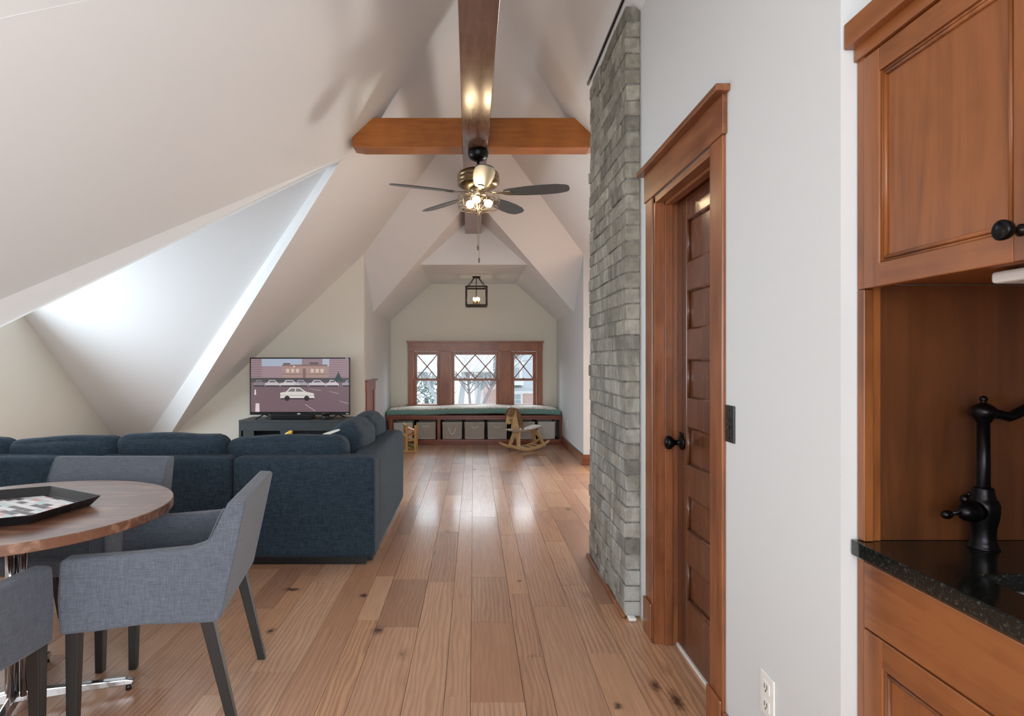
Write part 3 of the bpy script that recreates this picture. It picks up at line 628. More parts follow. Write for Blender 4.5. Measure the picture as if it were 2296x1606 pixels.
M().box(DXp-.003, DXp, kn.y-.02, kn.y+.03, kn.z-.03, kn.z+.045).build('latch_plate', BRONZE, d1)
M().box(DXp-.006, DXp+.03, dy0, dy1, 0, .010).build('threshold', PLASTIC, d1, label='white threshold strip, its white standing for the light gap under the door')  # white colour carries the sliver of light showing under the door
struct('baseboard_right_near', M().box(WX, WX-.014, NY+.01, yn-.005, 0, .13), TRIMY, bev=.003)
# switch and outlet
t = thing('light_switch', 'dark bronze light switch plate beside the door casing', 'switch', (WX, 1.94, 1.09))
M().box(WX-.006, WX, 1.906, 1.970, 1.026, 1.146).build('cover_plate', mat('bronze_plate', lin((62, 62, 58)), .35, .6), t, bev=.002)
M().box(WX-.016, WX-.006, 1.930, 1.942, 1.070, 1.082).box(WX-.018, WX-.006, 1.930, 1.942, 1.094, 1.104).build('toggle', BLACKP, t, bev=.001)
for z in (1.04, 1.132): M().lathe([(.0035, 0), (.003, .0015)], (WX-.006, 1.938, z), 8, (-1, 0, 0)).build('screw', BRONZE, t)
ky = .4
t = thing('wall_outlet', 'white duplex outlet low on the wall beside the cabinets', 'outlet', (WX, 1.69, .34))
M().box(WX-.006, WX, 1.652, 1.730, .283, .403).build('cover_plate', PLASTIC, t, bev=.003)
for z in (.318, .368):
    s_ = M().box(WX-.009, WX-.006, 1.672, 1.710, z-.016, z+.016).build('socket', PLASTIC, t, bev=.003)
    M().box(WX-.0095, WX-.009, 1.683, 1.686, z-.004, z+.008).box(WX-.0095, WX-.009, 1.696, 1.699, z-.004, z+.008).lathe([(.003, 0), (.003, .0006)], (WX-.009, 1.691, z-.010), 8, (-1, 0, 0)).build('slot', BLACKP, s_)
# ---------------------------------------------------------------- brick chimney
m = mat('grey_brick', g(.3), .9, spec=.2); n = N(m); oi = n.node('ShaderNodeObjectInfo').outputs['Random']; ps = n.node('ShaderNodeNewGeometry').outputs['Position']
c0 = n.ramp(oi, [(0, lin((136, 131, 119))), (.3, lin((156, 151, 138))), (.55, lin((114, 110, 101))), (.8, lin((172, 167, 154))), (1, lin((144, 138, 126)))])
a = n.noise(n.coord(src=ps), 22, 6, .65); b = n.noise(n.coord(scale=(1, 1, .35), src=ps), 9, 4, .6, 1); c = n.noise(n.coord(src=ps), 90, 4, .7)
col = n.mix(n.math('MULTIPLY', n.ramp(a, [(.4, g(0)), (.62, g(1))]), .5), c0, lin((98, 98, 90)))
col = n.mix(n.math('MULTIPLY', n.ramp(b, [(.52, g(0)), (.68, g(1))]), .5), col, lin((184, 184, 174)))
sepz = n.node('ShaderNodeSeparateXYZ'); n.l.new(ps, sepz.inputs[0])
ef = n.math('MULTIPLY', n.ramp(n.math('DIVIDE', sepz.outputs[2], 3.2), [(.0, g(1)), (.42, g(.25)), (.6, g(0))]), n.ramp(b, [(.36, g(0)), (.6, g(1))]))
col = n.mix(n.math('MULTIPLY', ef, .55), col, lin((196, 198, 196)))
n.l.new(col, n.b.inputs['Base Color']); n.bump(n.math('ADD', a, n.math('MULTIPLY', c, .5)), .5, .012); BRICK = m
MORT = mat('smeared_mortar', lin((122, 121, 112)), .95); n = N(MORT); a = n.noise(n.coord(), 40, 4, .6); n.l.new(n.ramp(a, [(.35, lin((92, 91, 84))), (.7, lin((150, 149, 140)))]), n.b.inputs['Base Color']); n.bump(a, .6, .01)
cy0, cy1, cx0 = 2.99, 3.93, .762
ch = thing('chimney', 'grey painted brick chimney beside the door, floor to sloped ceiling', 'chimney', (cx0, cy0, 0))
M().box(cx0+.005, WX-.002, cy0+.005, cy1-.009, 0, 3.05).build('mortar_core', MORT, ch)
def brick(x0, x1, y0, y1, z0, z1):
    j = lambda s: rnd.uniform(-s, s); fx = rnd.uniform(-.004, .004) if rnd.random() < .8 else rnd.uniform(-.009, -.004)
    vs = []; r = .004
    for (x, sx_) in ((x0+fx, 1), (x1, -1)):
        pass
    bm = bmesh.new(); bmesh.ops.create_cube(bm, size=1)
    for v in bm.verts: v.co = Vector(((x0+fx) if v.co.x < 0 else x1, y0+j(.002) if v.co.y < 0 else y1+j(.002), (z0+j(.003)) if v.co.z < 0 else z1+j(.003)))
    bmesh.ops.bevel(bm, geom=bm.edges[:], offset=.0045, segments=1, affect='EDGES')
    off = wloc(ch)
    for v in bm.verts: v.co += Vector((j(.0015), j(.0015), j(.0015)))-off
    me = bpy.data.meshes.new('brick'); bm.to_mesh(me); bm.free(); me.materials.append(BRICK)
    for p in me.polygons: p.use_smooth = False
    o = bpy.data.objects.new('brick', me); C.objects.link(o); o.parent = ch
z = .005; i = 0; HB_ = .0785
while z < 3.06:
    zz1 = min(z+HB_-.006, 3.085); ext_ = .006 if z < .24 else 0
    y = cy0-(.003 if z < .24 else 0); first = True
    seq = [.105, .2, .2, .2, .2, .2] if i % 2 else [.2, .2, .2, .2, .2]
    for L in seq:
        L *= rnd.uniform(.97, 1.03); y1 = min(y+L, cy1)
        if y1-y < .03: break
        xa = cx0-ext_; xb = WX-.001 if first else cx0+.05
        brick(xa, xb if first else cx0+.05, y, y1-.005, z, zz1); y = y1; first = False
    z += HB_; i += 1
rnd.seed(11)
o = M().box(cx0-.012, cx0-.003, cy0, cy1+.02, zr(cx0)-.004, zr(cx0)+.012).build('chimney_ceiling_trim', LEGM); tag(o, 'thin dark trim strip where the chimney meets the ceiling', 'trim')
o = M().tube([(cx0-.012, cy0-.01, .010), (cx0-.012, cy1, .010)], .012, 8).build('shoe_moulding', TRIMY); tag(o, 'thin brown shoe moulding along the foot of the chimney', 'moulding')
o = M().soft(.765, .805, 2.94, 2.985, 0, .018, .008, (0, 0, 0), 6, .008, 3).build('plaster_lump', PLASTIC); tag(o, 'small white lump of plaster at the foot of the chimney corner', 'plaster')
# ---------------------------------------------------------------- kitchen niche
kN = NY/F; CFX = (1920-CX)*kN; NB = 1.5
def nz(y, Y=NY): return H+(CY-y)*Y/F
CZ = nz(1208)
GRAN = mat('black_granite', lin((18, 20, 18)), .12, spec=.6, coat=.3); n = N(GRAN); a = n.noise(n.coord(), 150, 5, .75); b = n.node('ShaderNodeTexVoronoi'); n.l.new(n.coord(), b.inputs['Vector']); b.inputs['Scale'].default_value = 220
col = n.mix(n.ramp(a, [(.54, g(0)), (.68, g(.6))]), lin((16, 18, 16)), lin((88, 92, 80))); col = n.mix(n.ramp(b.outputs['Distance'], [(0, g(.55)), (.17, g(0))]), col, lin((120, 116, 96))); n.l.new(col, n.b.inputs['Base Color'])
lc = thing('base_cabinet', 'lower brown maple cabinet under the black granite counter', 'cabinet', (CFX, .7, 0))
yS = yat(1940, CFX+.003)                  # inner edge of the end stile
M().box(CFX+.02, NB, .1, NY-.003, .1, CZ-.23).box(CFX+.02, CFX+.03, .1, NY-.003, CZ-.23, CZ-.036).box(CFX+.075, NB, .1, NY-.003, 0, .1).build('cabinet_box', CABW, lc)
M().box(CFX, CFX+.022, yS, NY-.003, 0, CZ-.036).build('face_stile', CABW, lc, bev=.002)
dzt, dzb = CZ-.042, nz(1406, yS)
M().box(CFX-.002, CFX+.02, .72, yS-.002, dzb+.002, dzt).build('drawer_front', CABY, lc, bev=.003)
M().box(CFX-.002, CFX+.02, .1, .716, dzb+.002, dzt).build('drawer_front', CABY, lc, bev=.003)
def shaker(parent, ya, yb, za, zb_, knob=None, st=.055, panel='door_panel'):
    """framed door in the plane CFX, nearer edge ya, farther edge yb"""
    xf, xb = CFX-.002, CFX+.02
    d = M().box(xf+.010, xf+.016, ya+st-.003, yb-st+.003, za+st-.003, zb_-st+.003).build('door', CABW, parent)
    for y_ in (ya, yb-st): M().box(xf, xb, y_, y_+st, za, zb_).build('stile', CABW, d, bev=.002)
    for z_ in (za, zb_-st): M().box(xf, xb, ya+st, yb-st, z_, z_+st).build('rail', CABY, d, bev=.002)
    q = M()
    for r_, o_ in ((.0035, .003), (.0045, .011)):
        a0, a1, b0, b1 = ya+st+o_, yb-st-o_, za+st+o_, zb_-st-o_
        for p0, p1 in (((a0, b0), (a1, b0)), ((a1, b0), (a1, b1)), ((a1, b1), (a0, b1)), ((a0, b1), (a0, b0))): q.tube([(xf+.008, p0[0], p0[1]), (xf+.008, p1[0], p1[1])], r_, 6)
    q.build('bead_moulding', CABW, d)
    if knob: M().lathe([(.010, 0), (.010, .003), (.006, .006), (.005, .012), (.008, .016), (.0145, .022), (.0165, .029), (.0165, .034), (.013, .037), (.012, .036), (.001, .0365)], (xf, knob[0], knob[1]), 20, (-1, 0, 0)).build('knob', BRONZE, d)
    return d
shaker(lc, .72, yS-.002, .11, dzb-.002, None, .06); shaker(lc, .1, .716, .11, dzb-.002, None, .06)
uc = thing('wall_cabinet', 'upper brown maple cabinet with crown moulding and black knob', 'cabinet', (CFX, .7, 1.45))
ub, ut = nz(648, yS), nz(133, yS)
M().box(CFX+.02, NB, .1, NY-.003, ub+.012, ut+.05).build('cabinet_box', CABW, uc)
M().box(CFX, CFX+.022, yS, NY-.003, ub, ut+.05).build('face_stile', CABW, uc, bev=.002)
dW = yat(2268, CFX); ky1 = dW-.02
yd0 = yat(2268, CFX)-.055
shaker(uc, yd0, yS-.002, ub, ut, (yd0+.035, nz(517, .95)), .05)
shaker(uc, yd0-.44, yd0-.004, ub, ut, None, .05)
M().box(CFX-.008, CFX+.02, .1, NY-.003, ut+.004, nz(112)).build('frieze', CABY, uc, bev=.002)
M().box(CFX-.031, CFX+.02, .1, NY-.003, nz(112)-.002, nz(58)).build('crown', CABY, uc, bev=.003)
bp = thing('backsplash_panel', 'dark brown wood panel lining the niche between counter and wall cabinet', 'panel', (1.1, NY, CZ))
M().box(CFX, CFX+.022, yS, NY-.003, CZ+.001, ub-.001).build('face_stile', CABW, bp, bev=.002)
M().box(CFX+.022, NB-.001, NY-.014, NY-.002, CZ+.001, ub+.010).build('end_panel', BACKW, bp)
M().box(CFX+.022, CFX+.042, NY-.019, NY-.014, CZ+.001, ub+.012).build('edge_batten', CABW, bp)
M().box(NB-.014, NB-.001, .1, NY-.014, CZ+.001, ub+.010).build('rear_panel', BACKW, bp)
ct = thing('countertop', 'black speckled granite countertop with polished edge', 'countertop', (1.1, .7, CZ))
sxa, sxb, sya, syb = .955, 1.36, .45, (H-CZ)*F/(1288-CY)
cxf = (1905-CX)*kN
mm = M(); o4 = [(cxf, .1), (NB-.002, .1), (NB-.002, NY-.004), (cxf, NY-.004)]; i4 = [(sxa, sya), (sxb, sya), (sxb, syb), (sxa, syb)]
vs = [(x, y, CZ) for x, y in o4+i4]+[(x, y, CZ-.034) for x, y in o4+i4]
fs = []
for i in range(4):
    j = (i+1) % 4; fs += [(i, j, 4+j, 4+i), (8+j, 8+i, 12+i, 12+j), (i, 8+i, 8+j, j), (4+j, 12+j, 12+i, 4+i)]
mm.add(vs, fs).build('slab', GRAN, ct, bev=.003)
sk = thing('undermount_sink', 'stainless steel undermount sink basin in the granite', 'sink', (1.15, .8, CZ-.2))
q = M(); e = .012; z0_, z1_ = CZ-.20, CZ-.035
q.box(sxa-e, sxa-.001+.0, sya-e, syb+e, z0_, z1_).box(sxb, sxb+e, sya-e, syb+e, z0_, z1_).box(sxa, sxb, sya-e, sya, z0_, z1_).box(sxa, sxb, syb, syb+e, z0_, z1_).box(sxa, sxb, sya, syb, z0_, z0_+.01)
q.build('basin', STEEL, sk); M().lathe([(.04, 0), (.04, .003), (.03, .002), (.001, .001)], (1.157, .8, z0_+.01), 20).build('drain', CHROME, sk)
# faucet
fy = (H-CZ)*F/(1229-CY); fx = (2205-CX)*fy/F; u = fy/F/1.993
fa = thing('faucet', 'oil-rubbed black faucet with tall turned post and side lever', 'faucet', (fx, fy, CZ))
prof = [(60, 0), (60, 6), (52, 12), (54, 20), (48, 28), (46, 60), (48, 95), (56, 130), (61, 165), (61, 195), (54, 215), (44, 226), (46, 234), (40, 240), (43, 250), (38, 256), (41, 266), (34, 272), (26, 276), (24, 560), (30, 564), (32, 572), (42, 584), (51, 600), (52, 612), (46, 628), (30, 640), (12, 648), (10, 654), (16, 662), (15, 672), (6, 680), (1, 681)]
M().lathe([(r*u, h*u) for r, h in prof], (fx, fy, CZ), 28).build('body', BRONZE, fa)
hz_ = CZ+170*u
M().tube([(fx+25*u, fy, CZ+600*u), (fx+70*u, fy, CZ+598*u), (fx+115*u, fy, CZ+585*u), (fx+150*u, fy, CZ+600*u), (fx+230*u, fy-.005, CZ+650*u), (fx+330*u, fy-.02, CZ+640*u), (fx+420*u, fy-.04, CZ+560*u), (fx+450*u, fy-.05, CZ+480*u)], [.0115, .010, .0105, .011, .0105, .010, .010, .0125], 14).build('spout', BRONZE, fa)
M().lathe([(44*u, 30*u), (44*u, 70*u), (48*u, 74*u), (48*u, 80*u), (40*u, 84*u), (42*u, 100*u), (40*u, 120*u), (28*u, 140*u), (14*u, 150*u), (1*u, 154*u)], (fx, fy, hz_), 20, (-1, -.35, 0)).build('valve', BRONZE, fa)
lv = Vector((fx-135*u, fy-48*u, hz_+5*u))
M().tube([lv+Vector((-60*u, 0, -12*u)), lv, lv+Vector((20*u, 0, 62*u))], 9*u, 8).ball(lv+Vector((-66*u, 0, -13*u)), 20*u, 12, (1.3, 1, 1)).ball(lv+Vector((8*u, -4*u, 56*u)), 20*u, 12).ball(lv+Vector((30*u, 0, 76*u)), 11*u, 10).build('lever', BRONZE, fa)
t = thing('under_cabinet_light', 'white slim light bar fixed under the wall cabinet', 'light fixture', (1.0, 1.0, ub))
yl = 1.12; zl = H+(CY-606)*yl/F
M().box(.968, 1.03, .72, yl, zl-.026, zl-.004).build('housing', PLASTIC, t, bev=.006)
M().box(.985, 1.01, .75, yl-.04, zl-.004, ub+.012).build('mounting_plate', BACKW, t)
# ---------------------------------------------------------------- ceiling fan
FX, FY = .035, 4.55
fa = thing('ceiling_fan', 'five-blade grey ceiling fan with caged bulb light under the beams', 'ceiling fan', (FX, FY, BZ))
M().lathe([(.070, .0), (.077, -.007), (.079, -.026), (.075, -.052), (.060, -.072), (.036, -.084), (.014, -.089)], (FX, FY, BZ), 28).build('canopy', BLACKM, fa)
M().tube([(FX, FY, BZ-.07), (FX, FY, 2.72)], .011, 12).build('downrod', BLACKM, fa)
DNICK = mat('antique_brass_nickel', lin((128, 112, 84)), .28, 1)
M().lathe([(.03, 2.735), (.06, 2.73), (.12, 2.722), (.150, 2.708), (.160, 2.69), (.160, 2.675), (.153, 2.672), (.160, 2.667), (.161, 2.645), (.154, 2.641), (.158, 2.635), (.156, 2.615), (.13, 2.598), (.09, 2.59), (.075, 2.588)], (FX, FY, 0), 36).build('motor_housing', DNICK, fa)
M().lathe([(.066, 2.592), (.066, 2.565), (.058, 2.56), (.062, 2.552), (.062, 2.535), (.045, 2.53)], (FX, FY, 0), 28).build('switch_housing', NICKEL, fa)
BLD = wood('grey_blade', lin((74, 80, 84)), lin((58, 64, 68)), 'X', .3, blot=.2)
bz = 2.545
for kk in range(5):
    an = R(-88+72*kk)+R(2); ca, sa = math.cos(an), math.sin(an); pit = R(-11)
    def bp_(r, w_, dz=0): return Vector((FX+ca*r-sa*w_*math.cos(pit), FY+sa*r+ca*w_*math.cos(pit), bz+w_*math.sin(pit)+dz))
    out = [(.20, -.035), (.24, -.048), (.36, -.066), (.50, -.073), (.60, -.068), (.665, -.05), (.685, -.03), (.69, 0), (.685, .03), (.665, .05), (.60, .068), (.50, .073), (.36, .066), (.24, .048), (.20, .035)]
    bl = M().prism([bp_(r, w_) for r, w_ in out], (0, 0, .007)).build('blade', BLD, fa)
    M().prism([bp_(.11, -.014, .006), bp_(.18, -.011, -.002), bp_(.21, -.026, -.006), bp_(.25, -.022, -.006), bp_(.265, 0, -.006), bp_(.25, .022, -.006), bp_(.21, .026, -.006), bp_(.18, .011, -.002), bp_(.11, .014, .006)], (0, 0, .007)).build('blade_arm', NICKEL, bl)
WIRE = mat('dark_nickel_wire', lin((120, 108, 92)), .35, .9)
cg = M()
def ring(r, z, t_=.0022): cg.tube([(FX+r*math.cos(2*math.pi*i/36), FY+r*math.sin(2*math.pi*i/36), z) for i in range(36)], t_, 5, closed=True)
ring(.160, 2.525); ring(.163, 2.49); ring(.150, 2.44, .0026)
for i in range(16):
    a_ = 2*math.pi*i/16; c_, s_ = math.cos(a_), math.sin(a_)
    cg.tube([(FX+.06*c_, FY+.06*s_, 2.545), (FX+.12*c_, FY+.12*s_, 2.543), (FX+.160*c_, FY+.160*s_, 2.525), (FX+.163*c_, FY+.163*s_, 2.49), (FX+.150*c_, FY+.150*s_, 2.44), (FX+.10*c_, FY+.10*s_, 2.432), (FX+.02*c_, FY+.02*s_, 2.425)], .0017, 4)
cg.build('wire_cage', WIRE, fa)
M().lathe([(.012, 2.535), (.012, 2.44), (.03, 2.43), (.026, 2.415), (.010, 2.405), (.008, 2.395), (.001, 2.39)], (FX, FY, 0), 16).build('centre_post', NICKEL, fa)
BULB = mat('glowing_bulb', (1, .78, .5, 1), .3, emit=42, ecol=(1, .76, .46, 1))
for i in range(3):
    a_ = R(-100+120*i); c_, s_ = math.cos(a_), math.sin(a_)
    sk_ = M().tube([(FX+.02*c_, FY+.02*s_, 2.525), (FX+.05*c_, FY+.05*s_, 2.505)], .016, 10).build('socket', NICKEL, fa)
    M().ball((FX+.083*c_, FY+.083*s_, 2.484), .031, 14, (1, 1, .95)).build('bulb', BULB, sk_)
for dx, z1, nm in ((-.004, 2.155, 0), (.006, 2.06, 1)):
    cb_ = M().tube([(FX+dx, FY-.03, 2.53), (FX+dx, FY-.03, z1)], .0016, 5).build('pull_chain', NICKEL, fa)
    M().lathe([(.002, 0), (.006, -.008), (.008, -.024), (.006, -.038), (.001, -.042)], (FX+dx, FY-.03, z1), 10).build('pull_fob', WIRE, cb_)
# ---------------------------------------------------------------- lantern in the alcove
LY = 8.77; LX = .04; kl = LY/F; lt, lb = H+(CY-645)*kl, H+(CY-686)*kl; hw = .148
la = thing('lantern', 'square dark bronze cage lantern with candle bulbs hanging in the alcove', 'lantern', (LX, LY, FZ))
DKB = mat('dark_bronze', lin((40, 24, 20)), .4, .5)
M().lathe([(.062, 0), (.062, -.012), (.05, -.02), (.02, -.028)], (LX, LY, FZ), 24).build('canopy', DKB, la)
q = M(); e = .013
for a_ in (-1, 1):
    for b_ in (-1, 1): q.box(LX+a_*hw-e, LX+a_*hw+e, LY+b_*hw-e, LY+b_*hw+e, lb, lt)
for z_ in (lb, lt):
    for a_ in (-1, 1):
        q.box(LX-hw, LX+hw, LY+a_*hw-e, LY+a_*hw+e, z_-.011, z_+.011); q.box(LX+a_*hw-e, LX+a_*hw+e, LY-hw, LY+hw, z_-.011, z_+.011)
q.build('frame', DKB, la, bev=.002)
q = M()
for a_ in (-1, 1):
    for b_ in (-1, 1): q.tube([(LX+a_*.035, LY+b_*.035, FZ-.02), (LX+a_*(hw-.02), LY+b_*(hw-.02), lt+.008)], .0045, 6)
q.build('hanging_rod', DKB, la)
M().tube([(LX, LY, FZ-.02), (LX, LY, lb+.03)], .006, 8).lathe([(.05, 0), (.05, .008), (.01, .014)], (LX, LY, lb+.012), 16).box(LX-hw, LX+hw, LY-.006, LY+.006, lb-.006, lb+.006).build('stem', DKB, la)
CAND = mat('candle_sleeve', lin((150, 128, 90)), .6); FL = mat('candle_bulb', (1, .82, .6, 1), .3, emit=28, ecol=(1, .78, .52, 1))
for i in range(4):
    a_ = R(20+90*i); x_, y_ = LX+.04*math.cos(a_), LY+.04*math.sin(a_)
    c_ = M().lathe([(.011, 0), (.011, .055)], (x_, y_, lb+.02), 12).build('candle', CAND, la)
    M().lathe([(.004, 0), (.012, .01), (.013, .02), (.008, .036), (.001, .05)], (x_, y_, lb+.075), 12).build('candle_bulb', FL, c_)
# ---------------------------------------------------------------- television and console
YC = 6.72
def cx_(x, Y=YC): return (x-CX)*Y/F
tc = thing('tv_console', 'charcoal media console with open shelves under the television', 'console', (cx_(660), YC, 0))
x0_, x1_, zt_ = cx_(535.5), cx_(781), H+(CY-942.5)*YC/F
M().box(x0_, x1_, YC-.005, YC+.42, zt_-.025, zt_).build('top_board', CONS, tc, bev=.002)
M().box(x0_, x0_+.025, YC, YC+.42, 0, zt_-.025).build('side_panel', CONS, tc); M().box(x1_-.025, x1_, YC, YC+.42, 0, zt_-.025).build('side_panel', CONS, tc)
M().box(x0_+.025, x1_-.025, YC, YC+.02, zt_-.12, zt_-.025).build('drawer_front', CONS, tc, bev=.002)
M().box(x0_+.025, x1_-.025, YC+.39, YC+.41, 0, zt_-.12).build('rear_panel', mat('console_rear', lin((44, 52, 56)), .5), tc)
for x in (557, 640, 680, 745): M().box(cx_(x)-.06, cx_(x)+.06, YC, YC+.02, .04, zt_-.12).build('front_panel', CONS, tc) if x in (557, 640, 745) else None
M().box(x0_+.025, x1_-.025, YC, YC+.39, .02, .05).build('bottom_board', CONS, tc)
YV = 6.9; kv = YV/F
tv = thing('television', 'flat television with thin black frame showing a parking lot scene', 'television', (cx_(672, YV), YV, zt_))
X0, X1, Z1, Z0 = cx_(560, YV), cx_(784.5, YV), H+(CY-802)*kv, H+(CY-930.5)*kv
q = M().box(X0, X1, YV, YV+.03, Z0, Z1).box(X0+.2, X1-.2, YV+.03, YV+.07, Z0+.06, Z1-.12).build('casing', BLACKP, tv, bev=.002)
pic = M(); pc = []
def fig(pp, c, lay):  # pp in 0..1 screen coordinates, y down
    sx0, sx1, sz0, sz1 = X0+.013, X1-.011, Z0+.035, Z1-.014
    vs = [(sx0+(sx1-sx0)*min(x, 1), YV-.0006-.00012*lay, sz1-(sz1-sz0)*y) for x, y in pp]
    a = sum(vs[i][0]*vs[(i+1) % len(vs)][2]-vs[(i+1) % len(vs)][0]*vs[i][2] for i in range(len(vs)))
    pic.add(vs if a > 0 else vs[::-1], [tuple(range(len(vs)))]); pc.append(lin(c))
def rc(a, b, c, d, col_, lay): fig([(a, b), (c, b), (c, d), (a, d)], col_, lay)
rc(0, 0, 1, 1, (104, 84, 90), 0); rc(0, .0, 1, .42, (140, 118, 124), 1)
rc(.11, 0, .52, .14, (150, 160, 176), 2); rc(.73, 0, .80, .14, (156, 162, 176), 2)
for i in range(9): rc(0, .02+i*.043, .11, .035+i*.043, (112, 92, 100), 2); rc(.80, .02+i*.043, 1, .035+i*.043, (120, 98, 106), 2)
for i in range(5): rc(.52, .01+i*.03, .73, .022+i*.03, (116, 98, 104), 3)
rc(.32, .11, .78, .38, (150, 124, 116), 4); rc(.32, .11, .78, .14, (118, 96, 94), 5); rc(.33, .08, .40, .11, (100, 82, 84), 4); rc(.60, .065, .69, .11, (92, 74, 76), 4)
for x in (.36, .41, .46, .61, .66, .71): rc(x, .19, x+.032, .26, (190, 168, 156), 6)
rc(.53, .18, .56, .37, (112, 92, 90), 6); rc(.32, .285, .78, .295, (110, 90, 88), 6); rc(.43, .13, .45, .16, (206, 170, 168), 6)
rc(0, .36, 1, .44, (70, 66, 70), 7)
for i, (x, c_) in enumerate(((.02, (120, 112, 118)), (.14, (176, 170, 172)), (.30, (186, 180, 180)), (.44, (150, 144, 150)), (.59, (178, 172, 178)), (.77, (186, 178, 184)), (.93, (140, 136, 146)))):
    s_ = .75+.5*((i*37) % 5)/5
    fig([(x, .50), (x, .46), (x+.03*s_, .45), (x+.05*s_, .40), (x+.11*s_, .40), (x+.14*s_, .45), (min(x+.17*s_, 1), .47), (min(x+.17*s_, 1), .51)], c_, 8)
    fig([(x+.045*s_, .445), (x+.058*s_, .412), (min(x+.105*s_, 1), .412), (min(x+.125*s_, 1), .445)], (92, 86, 94), 9)
    rc(x+.01, .50, min(x+.16*s_, 1), .525, (50, 44, 50), 9)
fig([(.30, .74), (.30, .64), (.36, .62), (.40, .54), (.50, .54), (.56, .62), (.64, .65), (.65, .74)], (196, 190, 184), 10); fig([(.375, .62), (.41, .56), (.45, .56), (.45, .62)], (110, 104, 108), 11); fig([(.46, .62), (.46, .56), (.495, .56), (.54, .62)], (110, 104, 108), 11)
rc(.31, .74, .64, .765, (60, 50, 56), 11); rc(.30, .685, .65, .695, (150, 144, 142), 11)
for x in (.37, .57): fig([(x+.028*math.cos(q*.5236), .745+.05*math.sin(q*.5236)) for q in range(12)], (40, 36, 40), 12)
for i in range(4): fig([(.84+.015*i, .42-.05*i), (.945-.015*i, .42-.05*i), (.893, .31-.025*i)], (44, 62, 62), 10+i)
for (a, b, c_, d_) in ((.035, .58, .055, .68), (.045, .84, .09, 1.0)): fig([(a+.004, b), (c_-.004, b), (c_, d_), (a, d_)], (200, 186, 190), 9)
for (a, b, c_, d_) in ((.60, .57, .72, .60), (.90, .80, 1, .84), (.55, .86, .66, .98), (.80, .62, .90, .655)): fig([(a, b), (a+.006, b-.004), (c_, d_), (c_-.006, d_+.006)], (170, 156, 164), 9)
SCR = mat('tv_screen_image', g(0), .25, emit=1.0); n = N(SCR); at = n.node('ShaderNodeAttribute', attribute_name='Col'); n.l.new(at.outputs['Color'], n.b.inputs['Emission Color']); n.b.inputs['Base Color'].default_value = g(.01); n.b.inputs['Emission Strength'].default_value = .85
pic.build('screen_image', SCR, tv, cols=pc)
M().box(X0+(X1-X0)*.475, X0+(X1-X0)*.505, YV-.001, YV, Z0+.006, Z0+.018).box(X1-.045, X1-.015, YV-.001, YV, Z0+.010, Z0+.018).box(X1-.05, X1-.02, YV-.001, YV, Z1-.010, Z1-.004).build('badge', PLASTIC, tv)
for s_, xx in ((1, cx_(591, YV)), (1, cx_(757, YV))):
    M().tube([(xx, YV+.015, Z0+.004), (xx-.055, YV-.10, zt_+.005)], .007, 6).tube([(xx, YV+.015, Z0+.004), (xx+.055, YV+.14, zt_+.005)], .007, 6).build('stand_leg', BLACKP, tv)
o = M().box(cx_(612, YV), cx_(703, YV), YV-.10, YV-.0+.09, zt_+.002, zt_+.052).build('media_player', BLACKP, bev=.006); tag(o, 'low black media box on the console under the television', 'media box')
t = thing('desk_speaker', 'small round black device under the right end of the television', 'speaker', (cx_(732, YV), YV-.06, zt_))
M().lathe([(.05, .001), (.052, .01), (.045, .014), (.04, .045), (.052, .055), (.054, .068), (.03, .07)], (cx_(732, YV), YV-.04, zt_), 20).build('body', BLACKP, t)
o = M().tube([P(605, 932, YV+.05), P(601, 934, YV), P(598, 941, YV), P(597, 941.5, YV-.02)], .004, 6).build('power_cord', BLACKP); tag(o, 'black cord hanging behind the left television leg', 'cord')
# ---------------------------------------------------------------- sectional sofa
so = thing('sectional_sofa', 'dark blue fabric corner sofa with its back to the dining table', 'sofa', (-1.5, 3.75, 0))
yb0 = 3.735; zs = .675; xr_ = -.618
def backu(x0, x1, name='back_panel'): M().soft(x0, x1, yb0, yb0+.20, .045, zs, .035, (0, .008, .004), 16, .002, x0).build(name, SOFAF, so)
backu(-1.512, xr_); backu(-2.41, -1.52); backu(-3.3, -2.418)
M().soft(xr_-.20, xr_, yb0+.14, 5.3, .045, zs-.005, .05, (.008, 0, .006), 16, .003, 5).build('side_back_panel', SOFAF, so)
M().soft(-3.3, xr_-.19, yb0+.19, 4.62, .05, .27, .03, (0, 0, 0), 10).soft(-1.50, xr_-.19, 4.6, 5.28, .05, .27, .03, (0, 0, 0), 10).build('base', SOFAF, so)
for i, (a_, b_) in enumerate(((-3.28, -2.42), (-2.40, -1.53))): M().soft(a_, b_, yb0+.2, 4.64, .27, .44, .05, (0, 0, .02), 12, .003, i).build('seat_cushion', SOFAF, so)
M().soft(-1.51, xr_-.2, yb0+.2, 4.64, .27, .44, .05, (0, 0, .02), 12).build('seat_cushion', SOFAF, so); M().soft(-1.5, xr_-.2, 4.65, 5.28, .27, .44, .05, (0, 0, .02), 12).build('seat_cushion', SOFAF, so)
def lean(y0, z0, a): 
    return lambda p: (p.x, y0+(p.y-y0)+(p.z-z0)*-a, p.z)
yc = yb0+.20
def c_px(xa, xb, ytop, Y, seed, slope=0, lbl=None):
    a_, b_ = (xa-CX)*Y/F, (xb-CX)*Y/F; zt2 = H+(CY-ytop)*Y/F
    def fn(p):
        t_ = (p.z-.42)/(zt2-.42)
        return (p.x, p.y-.10*max(0, t_), p.z+slope*(p.x-a_)/(b_-a_)*max(0, t_))
    M().soft(a_, b_, yc+.02, yc+.22, .43, zt2-slope/2, .07, (.0, .05, .015), 16, .012, seed, fn).build('back_cushion', SOFAF, so)
